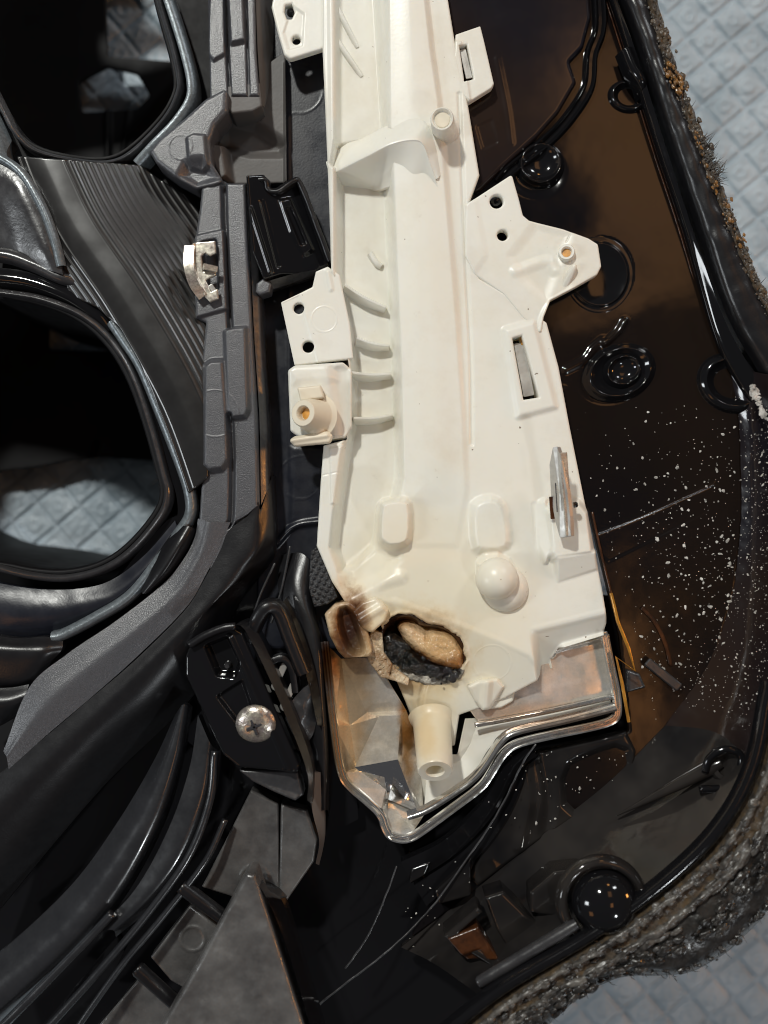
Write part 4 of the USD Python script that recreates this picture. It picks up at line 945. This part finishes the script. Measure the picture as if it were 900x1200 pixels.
# black inner liners with gaps through which the mat shows
lin1 = relief([(-60, -60), (260, -60), (260, 230), (-60, 230)], -108, [('line', [(44, -20), (44, 190)], 3.0, 2.0), ('line', [(78, -20), (60, 120)], 1.6, 1.6)], step=.8, depth=2, edge=.3, holes=[poly([(122, -40), (260, -40), (260, 66), (205, 72), (126, 66)], -108, 2), poly([(92, 96), (126, 78), (160, 86), (176, 112), (160, 128), (96, 132)], -108, 2)], rnd=1)
put(bz, 'inner_liner', lin1, M['tube'], smooth=True, label='black liner deep inside the upper opening')
lin2 = relief([(-80, 330), (260, 330), (260, 700), (-80, 700)], -108, [('line', [(26, 500), (-6, 640)], 2.4, 2.0)], step=.8, depth=2, edge=.3, holes=[poly([(-70, 560), (40, 548), (80, 540), (120, 536), (260, 545), (260, 690), (-70, 690)], -108, 2), poly([(58, 340), (190, 340), (150, 412), (56, 410)], -108, 2)], rnd=1)
put(bz, 'inner_liner', lin2, M['tube'], smooth=True, label='black liner deep inside the lower opening')
# ribbed panel
rib_axis = LineString(PA(crom(np.array([(48, 170), (66, 215), (96, 275), (150, 355), (215, 470), (262, 600)], float), 110), 0)[:, :2])


def ribs(x, y, z):
    d = shapely.distance(rib_axis, shapely.points(x, y)); q = P(0, 0, 0)
    t = np.clip(d / 58.0, 0, 1)
    z = 5.0 - 19.0 * t**1.5
    amp = np.clip(d - 5, 0, 4) / 4 * np.clip((57 - d) / 8, 0, 1)
    ph = d / 2.35
    w = (ph - np.round(ph)) * 2.35
    return z + amp * .42 * np.exp(-(w / .34)**2) + .25 * (meshkit.fbm(np.stack([x, y, 0 * x], 1) / 14.0, 2, 3) - .5)


put(bz, 'ribbed_panel', relief([(22, 186), (60, 190), (120, 191), (162, 190), (182, 204), (214, 222), (244, 260), (250, 420), (246, 560), (222, 580), (206, 528), (186, 474), (166, 428), (144, 388), (116, 362), (84, 348), (72, 318), (60, 280), (44, 235)], 0, [('fn', ribs)], step=.28, depth=6, edge=.6, rnd=.8), M['ribbed'], smooth=True, label='curved panel covered in fine parallel ribs')
put(bz, 'blade', loft([[(-20, 178, 4), (14, 192, 5), (34, 214, 6), (52, 250, 6), (66, 290, 6), (74, 322, 5)], [(-20, 205, 5), (6, 212, 6), (22, 230, 7), (38, 262, 7), (52, 295, 7), (62, 318, 5.5)], [(-20, 250, 4), (0, 252, 4), (10, 262, 4), (22, 280, 4), (34, 300, 4), (46, 314, 4)], [(-20, 296, 2), (0, 297, 2), (12, 300, 2), (24, 304, 2), (36, 310, 2), (44, 316, 2)]], 60, 8, 8), M['midgrey'], smooth=True, label='flat grey blade left of the ribbed panel')
put(bz, 'blade_edge', sweep([(-16, 176, 6), (10, 190, 6.5), (26, 204, 7), (40, 226, 7.5), (53, 252, 7.5), (64, 284, 7), (71, 312, 6)], [(-1.9, -2), (-1.5, .3), (0, .9), (1.4, .3), (1.8, -2)], 60), M['silverpaint'], smooth=60, label='sparkling grained edge of the blade')
put(bz, 'blade_fold', sweep([(-20, 296, 4), (10, 299, 4), (40, 310, 4), (72, 325, 3.5), (100, 332, 1)], [(-3, -3), (-2, .6), (0, 1.2), (1.5, .4), (2.8, -1.5), (3.2, -6)], 60), M['midgrey'], smooth=60)
put(bz, 'upper_fold', loft([[(-20, 312, 2), (30, 318, 2), (80, 336, 2), (120, 362, 1), (135, 380, 0)], [(-20, 325, 3), (30, 331, 3), (76, 348, 3), (112, 372, 2), (128, 388, 1)], [(-20, 338, -1), (30, 342, -1), (72, 356, -1), (104, 376, -1), (124, 394, -1)]], 60, 8, 6), M['gloss'], smooth=True)
put(bz, 'corner_flange', loft([[(-20, 100, -5), (0, 135, -5), (14, 165, -5)], [(-20, 140, 0), (-4, 158, 0), (8, 178, 0)], [(-20, 178, 4), (-4, 186, 4), (12, 192, 4)]], 20, 6, 8), M['silverpaint'], smooth=True)
# dark ground between the openings and the grey frame
put(bz, 'back_plate', relief([(-430, -620), (252, -620), (252, 240), (252, 590), (225, 650), (60, 770), (-430, 800)], -13, [], step=1.2, depth=2, edge=0, holes=[poly(ap1, -10, .2, 2).buffer(1.5), poly(ap2, -10, .2, 2).buffer(1.5), poly([(5, -430), (135, -430), (140, -300), (12, -292)], -10, 3), poly([(-32, -235), (28, -268), (80, -236), (70, -206), (20, -192), (-28, -206)], -10, 2)]), M['tube'], smooth=True)
put(bz, 'under_band', loft([[(-20, 680, 0), (40, 690, 0), (90, 690, 0), (130, 680, 0), (170, 650, 0), (205, 610, 0)], [(-20, 715, 1.5), (45, 722, 2), (90, 716, 2), (135, 700, 2), (176, 664, 2), (210, 625, 1)], [(-20, 756, -4), (40, 752, -4), (90, 738, -4), (140, 712, -4), (184, 676, -4), (216, 634, -4)]], 70, 8, 6, wob=lambda v: .5 * (meshkit.fbm(v / 6.0, 3, 8) - .5)), M['navy'], smooth=True)
put(bz, 'thumb_pad', loft([[(166, 686, 1), (176, 662, 2), (196, 632, 2), (208, 618, 1)], [(166, 694, 4), (184, 668, 6), (204, 636, 6), (216, 616, 4)], [(170, 696, 4.5), (192, 672, 6.5), (212, 640, 6.5), (224, 618, 4.5)], [(178, 692, 1), (200, 672, 2), (218, 646, 2), (230, 622, 1)]], 40, 8, 6), M['satin'], smooth=True, label='smooth rounded pad on the lower band')
put(bz, 'low_fin', loft([[(-20, 742, 3), (20, 748, 3), (52, 746, 3), (74, 750, 2)], [(-20, 762, 7), (20, 764, 7), (50, 764, 7), (72, 762, 4)], [(-20, 790, 4), (10, 796, 4), (38, 792, 4), (60, 776, 3)], [(-20, 806, 0), (8, 806, 0), (36, 802, 0), (56, 788, 0)]], 40, 8, 5), M['satin'], smooth=True)
put(bz, 'low_fin', loft([[(-20, 806, 3), (10, 806, 3), (34, 802, 3)], [(-20, 826, 6), (6, 826, 6), (28, 820, 5)], [(-20, 858, 0), (2, 850, 0), (20, 838, 0)]], 30, 8, 5), M['satin'], smooth=True)
put(bz, 'low_ground', relief([(-60, 680), (120, 690), (225, 620), (250, 650), (150, 800), (10, 930), (-60, 940)], -15, [], step=1.2, depth=2, edge=0), M['tube'], smooth=True)

# ------------------------------------------------------------------ grey grained frame
fr = thing('bezel_carrier', 'grained grey plastic frame sweeping from the top down to the lower left', 'frame', 265, 420, 2)
put(fr, 'upright', relief([(243, -20), (298, -20), (300, 60), (304, 112), (262, 112), (246, 118), (245, 66)], 2, [('set', [(246, -20), (263, -20), (264, 62), (250, 70), (243, 62)], 3.6, 1.2), ('set', [(266, -20), (284, -20), (287, 46), (270, 50)], 4.2, 1.2), ('line', [(265, -20), (267, 56), (270, 112)], -2.6, 1.0), ('line', [(288, -20), (292, 112)], -1.8, .8)], step=.3, depth=14, edge=.9), M['grey'], smooth=True, label='upper upright of the frame')
put(fr, 'gusset', relief([(262, 103), (267, 104), (266, 130), (252, 146), (246, 164), (248, 190), (262, 212), (248, 216), (228, 219), (204, 207), (182, 190), (174, 176), (186, 162), (215, 138), (240, 115)], 5.5, [('set', [(218, 160), (226, 156), (240, 157), (243, 192), (236, 197), (221, 194)], 7.6, 1.6), ('add', [(222, 196), (240, 195), (262, 212), (232, 222), (215, 210)], -3.5, 5), ('ring', (212, 172, 6), 14, .15, .3)], step=.3, depth=14, edge=2.0, rnd=1.5), M['grey'], smooth=True, label='folded gusset beside the upper opening')
mid_out = [(236, 220), (248, 214), (288, 214), (291, 300), (296, 393), (302, 490), (304, 592), (290, 604), (276, 612), (268, 628), (254, 668), (226, 668), (233, 610), (236, 560), (236, 425), (241, 378), (229, 372), (226, 300), (230, 268), (233, 250)]
put(fr, 'mid_upright', relief(mid_out, 3.0, [('line', [(263, 210), (266, 300), (271, 388)], -3.4, 1.6), ('set', [(226, 276), (262, 268), (266, 362), (230, 372)], 4.6, 1.2), ('set', [(238, 286), (254, 283), (257, 340), (242, 348)], 1.5, 1.5),
    ('set', [(262, 387), (268, 384), (288, 382), (291, 480), (287, 488), (270, 490), (266, 480)], 6.0, 2.0, 0, .8), ('set', [(238, 428), (246, 422), (262, 421), (267, 490), (268, 538), (260, 550), (244, 552), (237, 545)], 6.2, 3.0, 0, 1.2),
    ('line', [(271, 488), (273, 545), (272, 604), (268, 616)], -3.0, 1.7), ('ring', (253, 485, 4), 27, .16, .3), ('line', [(292, 220), (298, 390), (303, 500), (304, 590)], -1.0, 1.2)], step=.28, depth=14, edge=1.3, rnd=.6), M['grey'], smooth=True, label='middle upright with two raised pads and a slit')
up_b = [(232, 608, 2.5), (228, 630, 2.5), (214, 657, 2.8), (188, 687, 3), (134, 729, 4), (78, 767, 5), (34, 806, 6), (4, 880, 7)]
md_b = [(247, 612, 4.4), (240, 640, 4.4), (228, 666, 4.6), (205, 700, 5), (150, 748, 6), (98, 790, 7), (54, 828, 8), (8, 888, 8.5)]
lo_b = [(270, 612, 3.0), (257, 642, 3.0), (242, 672, 3.2), (218, 712, 3.6), (160, 770, 4.6), (106, 818, 5.6), (54, 862, 6.6), (10, 902, 7)]
put(fr, 'curved_arm', loft([up_b, [tuple(.5 * (np.array(a) + np.array(c_))) for a, c_ in zip(up_b, md_b)], md_b, lo_b], 130, 8, 12), M['grey'], smooth=True, label='grained arm curving to the lower left')
s1 = [(303, 588, 2.5), (291, 604, 2.8), (268, 622, 3), (258, 645, 3), (240, 678, 3.2), (216, 716, 3.6), (158, 774, 4.6), (102, 822, 5.6), (50, 866, 6.6), (-20, 922, 7)]
s2 = [(306, 596, 1.5), (300, 640, 3.4), (280, 668, 4), (264, 690, 4.4), (244, 712, 4.8), (216, 740, 5.4), (150, 806, 6.5), (92, 862, 7.5), (40, 912, 8.5), (-20, 968, 9)]
s3 = [(318, 560, -4), (320, 625, -3), (309, 652, -2), (292, 672, -1), (270, 690, 0), (240, 740, 2), (180, 815, 3), (120, 868, 4), (60, 930, 5), (-20, 1010, 6)]
s4 = [(322, 560, -12), (324, 640, -12), (314, 664, -12), (296, 684, -12), (272, 720, -11), (250, 780, -10), (208, 836, -9), (130, 912, -8), (62, 990, -7), (-20, 1090, -6)]
put(fr, 'satin_flank', loft([s1, s2, s3, s4], 140, 9, 6), M['satin'], smooth=True, label='smooth black flank under the grained arm')
put(fr, 'side_wall', loft([[(292, 214, 1), (294, 300, 1), (298, 393, 1), (304, 490, 1), (306, 592, 1)], [(300, 214, -3), (304, 300, -3), (308, 393, -3), (314, 490, -3), (316, 570, -3)], [(302, 214, -14), (307, 300, -14), (311, 393, -14), (317, 490, -14), (320, 580, -14)]], 60, 6, 3), M['midgrey'], smooth=True)
# taupe recess below the upper upright
put(fr, 'taupe_block', relief([(264, 101), (304, 96), (307, 124), (296, 130), (272, 133), (264, 126)], 1.0, [], step=.35, depth=14, edge=.6), M['taupe'], smooth=True)
put(fr, 'taupe_recess', relief([(250, 120), (334, 60), (336, 214), (262, 216), (246, 190), (246, 160)], -11, [('set', [(262, 140), (300, 150), (336, 172), (330, 184), (296, 184), (262, 176)], -15, 5), ('line', [(333, 60), (333, 214)], 2.0, 1.4), ('set', [(244, 165), (262, 168), (268, 206), (258, 214), (246, 190)], -3, 3)], step=.4, depth=3, edge=.3), M['taupe'], smooth=True, label='matt taupe recess beside the gusset')
put(fr, 'inner_flange', loft([[(299, -20, 0), (302, 60, 0), (306, 120, 0)], [(306, -20, -4), (309, 60, -4), (310, 122, -4)], [(318, -20, -14), (320, 40, -14), (318, 84, -14)]], 30, 6, 2), M['taupe'], smooth=True)
# metal nut clip on the frame
cl = thing('nut_clip', 'bright bent metal nut clip pushed onto the grey frame', 'clip', 238, 318, 5)
put(cl, 'back_leaf', sweep([(222, 288, 9), (221, 310, 10.5), (227, 332, 10), (238, 348, 8)], [(-1.9, -.6), (-1.9, .2), (1.9, .2), (1.9, -.6)], 30, False, True), M['zinc'], smooth=30)
put(cl, 'front_leaf', relief([(219, 289, ), (229, 284), (252, 282), (253, 296), (246, 300), (240, 296), (236, 300), (238, 318), (252, 317), (253, 322), (241, 328), (247, 342), (255, 338), (256, 350), (246, 354), (234, 342), (226, 322)], 8.0, [('line', [(231, 286), (231, 320), (244, 350)], .6, .8)], step=.22, depth=1.0, edge=.3, rnd=.15), M['zinc'], smooth=True)
put(cl, 'thread_tongue', box_between(P(238, 312, 10), P(255, 316, 9), 2.4, 1.0, .25), M['zinc'], smooth=False)
put(cl, 'lower_tongue', box_between(P(246, 334, 7.5), P(254, 346, 7), 2.0, .7, .2), M['steel'], smooth=False)

# black glossy bracket between frame and housing
gb = thing('gloss_bracket', 'black glossy moulded bracket between the grey frame and the white housing', 'bracket', 340, 270, -3)
put(gb, 'face', relief([(291, 212), (311, 208), (316, 224), (324, 222), (342, 208), (350, 212), (384, 306), (368, 318), (330, 322), (310, 330), (298, 300)], -1, [('add', [(328, 236), (340, 232), (366, 290), (356, 298), (340, 272)], 1.6, 2.0), ('add', [(334, 244), (340, 242), (358, 284), (352, 286)], -1.4, 1.2), ('line', [(296, 250), (318, 320)], 1.2, 1.4), ('line', [(308, 240), (326, 312)], -.8, 1.4), ('fn', lambda x, y, z: z - .45 * (x - P(340, 0, 0)[0]) + 0.15 * (meshkit.fbm(p3(x, y) / 5.0, 3, 2) - .5))], step=.3, depth=9, edge=1.0), M['gloss'], smooth=True)
put(gb, 'top_flange', sweep([(290, 214, 3), (310, 210, 4), (314, 222, 3), (326, 224, 3), (344, 212, 2), (352, 216, 1), (372, 268, -1), (386, 306, -3)], [(-1.4, -3), (-1.0, .3), (0, .8), (1.0, .3), (1.4, -3)], 70, wob=.4), M['satin'], smooth=60)
put(gb, 'foot', relief([(300, 332), (308, 326), (318, 332), (316, 342), (304, 346), (299, 342)], 1.5, [], step=.3, depth=8, edge=1.0), M['grey'], smooth=True)
put(gb, 'shelf', loft([[(312, 330, -2), (340, 322, -2), (370, 316, -3)], [(316, 340, -5), (342, 332, -6), (372, 322, -7)]], 20, 6, 5), M['midgrey'], smooth=True)

# black screw bracket
sb = thing('screw_bracket', 'black plastic bracket with a slot, held by one cross head screw', 'bracket', 285, 810, 8)
tilt = plane((230, 760, 14), (300, 740, 16), (350, 920, 20), (280, 880, 18))
put(sb, 'face_plate', relief([(216, 770), (224, 752), (240, 744), (270, 734), (284, 742), (352, 895), (350, 903), (280, 898), (262, 884), (216, 792)], tilt, [('add', [(248, 752), (272, 742), (286, 770), (282, 786), (262, 784)], -6, 1.6), ('add', [(262, 808), (290, 790), (304, 830), (286, 838)], -2.0, 1.4), ('line', [(276, 742), (318, 832), (356, 915)], 1.2, 2.0)], step=.35, depth=7, edge=1.2, rnd=.8), M['gloss'], smooth=True)
put(sb, 'side_wall', loft([[(276, 732, 15), (288, 740, 16), (318, 800, 17), (358, 898, 20), (360, 938, 20)], [(286, 728, 11), (300, 738, 12), (330, 800, 13), (364, 890, 15), (366, 942, 16)]], 40, 9, 12), M['satin'], smooth=True)
put(sb, 'top_edge', tube([(222, 756, 16), (240, 745, 17), (262, 736, 17.5), (276, 734, 17.5)], 1.5, 30), M['satin'], smooth=True)
put(sb, 'slot_pin', lathe([(0, 0), (1.4, 0), (1.4, .7), (.8, 1), (0, 1)], P(268, 778, 9), P(266, 781, 13), 16), M['midgrey'], smooth=40)
put(sb, 'lower_shelf', relief([(278, 902), (350, 904), (356, 932), (346, 938), (322, 928), (296, 916)], 15, [('line', [(286, 906), (350, 926)], 1.2, 3.0)], step=.35, depth=8, edge=1.0), M['midgrey'], smooth=True)
put(sb, 'hook', sweep([(290, 752, 10), (300, 728, 13), (312, 712, 14), (326, 716, 13), (340, 750, 11), (356, 790, 9)], [(-3.2, -6), (-2.8, 0), (-1.4, 1.4), (1.2, 1.4), (2.6, .2), (3.0, -6)], 50), M['satin'], smooth=60)
put(sb, 'hook_wall', loft([[(326, 712, 10), (342, 746, 9), (360, 796, 7), (372, 850, 6)], [(336, 700, 4), (354, 740, 3), (370, 790, 2), (380, 850, 1)]], 30, 6, 8), M['gloss'], smooth=True)
put(sb, 'web', sweep([(318, 775, 8), (332, 772, 8), (342, 786, 7), (346, 812, 6)], [(-1.6, -5), (-1.2, .4), (0, .9), (1.2, .4), (1.6, -5)], 30), M['satin'], smooth=60)
for a, b2 in (((320, 808), (334, 778)), ((330, 832), (344, 802))):
    put(sb, 'spring_leaf', box_between(P(*a, 5), P(*b2, 6), 2.6, .8, .25), M['steel'], smooth=False)
put(sb, 'lower_fold', loft([[(336, 830, 6), (350, 812, 6), (364, 800, 6)], [(334, 860, 4), (352, 846, 6), (366, 820, 5)], [(350, 880, 0), (366, 862, 2), (374, 830, 1)]], 24, 8, 5, wob=lambda v: 1.0 * (meshkit.fbm(v / 3.0, 3, 3) - .5)), M['midgrey'], smooth=True)
scx = put(sb, 'screw', lathe([(0, 0), (7.2, 0), (7.6, .12), (7.4, .35), (6.2, .66), (4.2, .88), (2.2, .98), (1.4, .98), (.9, .72), (0, .6)], P(300, 848, 17.5), P(298, 852, 20.8), 40), M['screw'], smooth=50)
for a in (0.4, 0.4 + math.pi / 2):
    dx, dy = 3.1 * math.cos(a), 3.1 * math.sin(a); c0 = P(298, 852, 20.5)
    put(scx, 'cross_slot', box_between(c0 - [dx, dy, 0], c0 + [dx, dy, 0], 1.35, 1.2, .3), M['pit'], smooth=False)

# textured foam pad and the dark flank next to the chrome corner
fm = put(None, 'foam_pad', relief([(364, 646), (372, 640), (396, 700), (384, 708), (368, 712), (362, 690)], -3, [('fn', lambda x, y, z: z + .9 * np.clip(np.sin(x * 1.9 + y * .7) * np.sin(y * 1.9 - x * .6), 0, 1))], step=.25, depth=8, edge=.6), M['foam'], smooth=True, cat='pad', label='small dimpled black pad at the left edge of the white housing')
cw = thing('corner_cowl', 'dark satin cowl wall between the screw bracket and the chrome corner', 'cowl', 360, 800, -2)
put(cw, 'wall', loft([[(330, 650, -14), (326, 690, -10), (340, 740, -6), (352, 800, -4), (360, 880, -2), (364, 950, 0)], [(352, 648, -10), (346, 690, -5), (360, 740, -2), (368, 800, 0), (373, 880, 2), (376, 950, 3)], [(366, 660, -10), (366, 710, -6), (376, 750, -4), (380, 810, -2), (384, 880, 0), (384, 950, 0)], [(368, 665, -22), (372, 720, -22), (380, 760, -22), (384, 820, -22), (386, 890, -22), (386, 960, -22)]], 60, 8, 3), M['satin'], smooth=True)
put(cw, 'crease', tube([(322, 660, -6), (304, 700, -6), (292, 740, -4)], .5, 20), M['midgrey'], smooth=True)
put(cw, 'crease', tube([(340, 640, -9), (330, 690, -8), (318, 730, -6)], .5, 20), M['midgrey'], smooth=True)
put(cw, 'floor', relief([(240, 690), (330, 640), (400, 700), (420, 960), (360, 990), (210, 860)], -18, [], step=1.0, depth=2, edge=0), M['gloss'], smooth=True)

# ------------------------------------------------------------------ curved glossy trims, grey plates and pegs in the lower left corner
tr = thing('curved_trim', 'dark glossy curved trim strips sweeping through the lower left corner', 'trim', 120, 1000, 8)
t0 = [(205, 838, 2), (180, 892, 4), (140, 960, 6), (90, 1030, 8), (30, 1090, 10), (-30, 1140, 12)]
t1 = [(214, 826, 6), (196, 890, 9), (166, 960, 12), (118, 1036, 14), (60, 1104, 16), (-30, 1180, 18)]
t2 = [(222, 828, 4), (208, 895, 8), (184, 965, 11), (140, 1045, 13), (80, 1116, 15), (-20, 1205, 17)]
t3 = [(224, 832, -2), (212, 900, -1), (190, 970, 1), (146, 1052, 3), (88, 1122, 5), (-10, 1215, 7)]
put(tr, 'strip', loft([t0, t1, t2, t3], 90, 9, 4), M['trim'] if 'trim' in M else M.setdefault('trim', mat('polished_dark_trim', (.018, .019, .022), .24, spec=.9, var=.3, vscale=60, rvar=.06, coat=.4, bump2=.0003, b2scale=35)), smooth=True, label='widest curved strip of the trim')
q0 = [(232, 838, 6), (222, 900, 9), (198, 970, 12), (160, 1040, 14), (112, 1092, 15)]
q1 = [(246, 870, 8), (236, 930, 11), (210, 996, 14), (176, 1046, 15.5), (132, 1090, 16)]
q2 = [(256, 880, 5), (250, 935, 8), (224, 1002, 11), (188, 1054, 12.5), (136, 1098, 13)]
put(tr, 'strip', loft([q0, q1, q2], 70, 9, 7), M['trim'], smooth=True)
for pth, w_ in (([(252, 880, 10), (246, 938, 12), (222, 1002, 14), (180, 1062, 16), (132, 1120, 18), (60, 1200, 20), (40, 1220, 20)], 1.5),
                ([(132, 1070, 17), (96, 1108, 18), (40, 1165, 19), (-20, 1225, 20)], 1.7), ([(264, 960, 9), (240, 1010, 12), (190, 1075, 15), (140, 1135, 18), (90, 1205, 20), (80, 1220, 20)], 1.2)):
    put(tr, 'ridge', tube(pth, w_, 70, flat=1.1), M['trim'], smooth=True)
put(tr, 'under_web', loft([[(138, 1098, 12), (110, 1130, 13), (60, 1190, 15), (30, 1225, 16)], [(146, 1114, 8), (130, 1144, 9), (104, 1180, 10), (80, 1225, 11)]], 30, 6, 5, wob=lambda v: 1.5 * (meshkit.fbm(v / 6.0, 3, 3) - .5)), M['gloss'], smooth=True)
gp = thing('grey_plate', 'grey mottled plastic plate behind the triangular cover, with two small pegs', 'plate', 270, 1040, 2)
put(gp, 'upper_panel', relief([(294, 926), (326, 942), (328, 1052), (300, 1060), (236, 1040), (262, 990)], 2, [('ring', (298, 1030, 2), 16, .4, 1.2)], step=.45, depth=6, edge=.8), M['scuffed'], smooth=True)
put(gp, 'right_panel', relief([(329, 942), (360, 950), (372, 985), (368, 1010), (332, 1062), (327, 1050)], 3.5, [], step=.45, depth=6, edge=1.0), M['scuffed'], smooth=True)
put(gp, 'edge_wall', loft([[(362, 905, 6), (366, 950, 6), (374, 985, 5), (370, 1012, 4)], [(378, 905, 2), (380, 950, 2), (380, 985, 1), (374, 1014, 0)]], 24, 6, 8), M['taupe'], smooth=True)
put(gp, 'lower_panel', relief([(222, 1062), (254, 1086), (270, 1100), (236, 1170), (200, 1150), (176, 1122)], 3, [('ring', (226, 1100, 3), 14, .4, 1.2)], step=.45, depth=6, edge=.8), M['scuffed'], smooth=True)
put(gp, 'lowest_panel', relief([(164, 1146), (196, 1166), (220, 1186), (210, 1225), (96, 1225)], 4, [], step=.45, depth=6, edge=.8, wob=lambda x, y: .8 * (meshkit.fbm(p3(x, y) / 6.0, 3, 3) - .5)), M['scuffed'], smooth=True)
for a, b2 in (((212, 1038), (266, 1078)), ((160, 1134), (206, 1176))):
    put(gp, 'peg', lathe([(0, 0), (2.4, 0), (2.9, .05), (2.8, .95), (2.2, 1), (0, 1)], P(*a, 13), P(*b2, 11), 20), M['satin'], smooth=40)
tc = thing('triangular_cover', 'pointed grey triangular plastic cover rising at the bottom edge', 'cover', 290, 1130, 30)
put(tc, 'face', relief([(286, 1030), (296, 1032), (366, 1225), (176, 1225), (232, 1130)], plane((290, 1030, 26), (180, 1225, 34), (366, 1225, 36)), [('fn', lambda x, y, z: z + 1.0 * (meshkit.fbm(p3(x, y) / 9.0, 3, 41) - .5))], step=.4, depth=12, edge=1.6, rnd=1.0), M['scuffed'], smooth=True)
put(tc, 'side_wall', loft([[(292, 1028, 25), (310, 1048, 26), (336, 1110, 30), (370, 1225, 36)], [(320, 1046, 14), (332, 1058, 14), (350, 1110, 16), (384, 1225, 20)]], 30, 9, 8), M['gloss'], smooth=True)
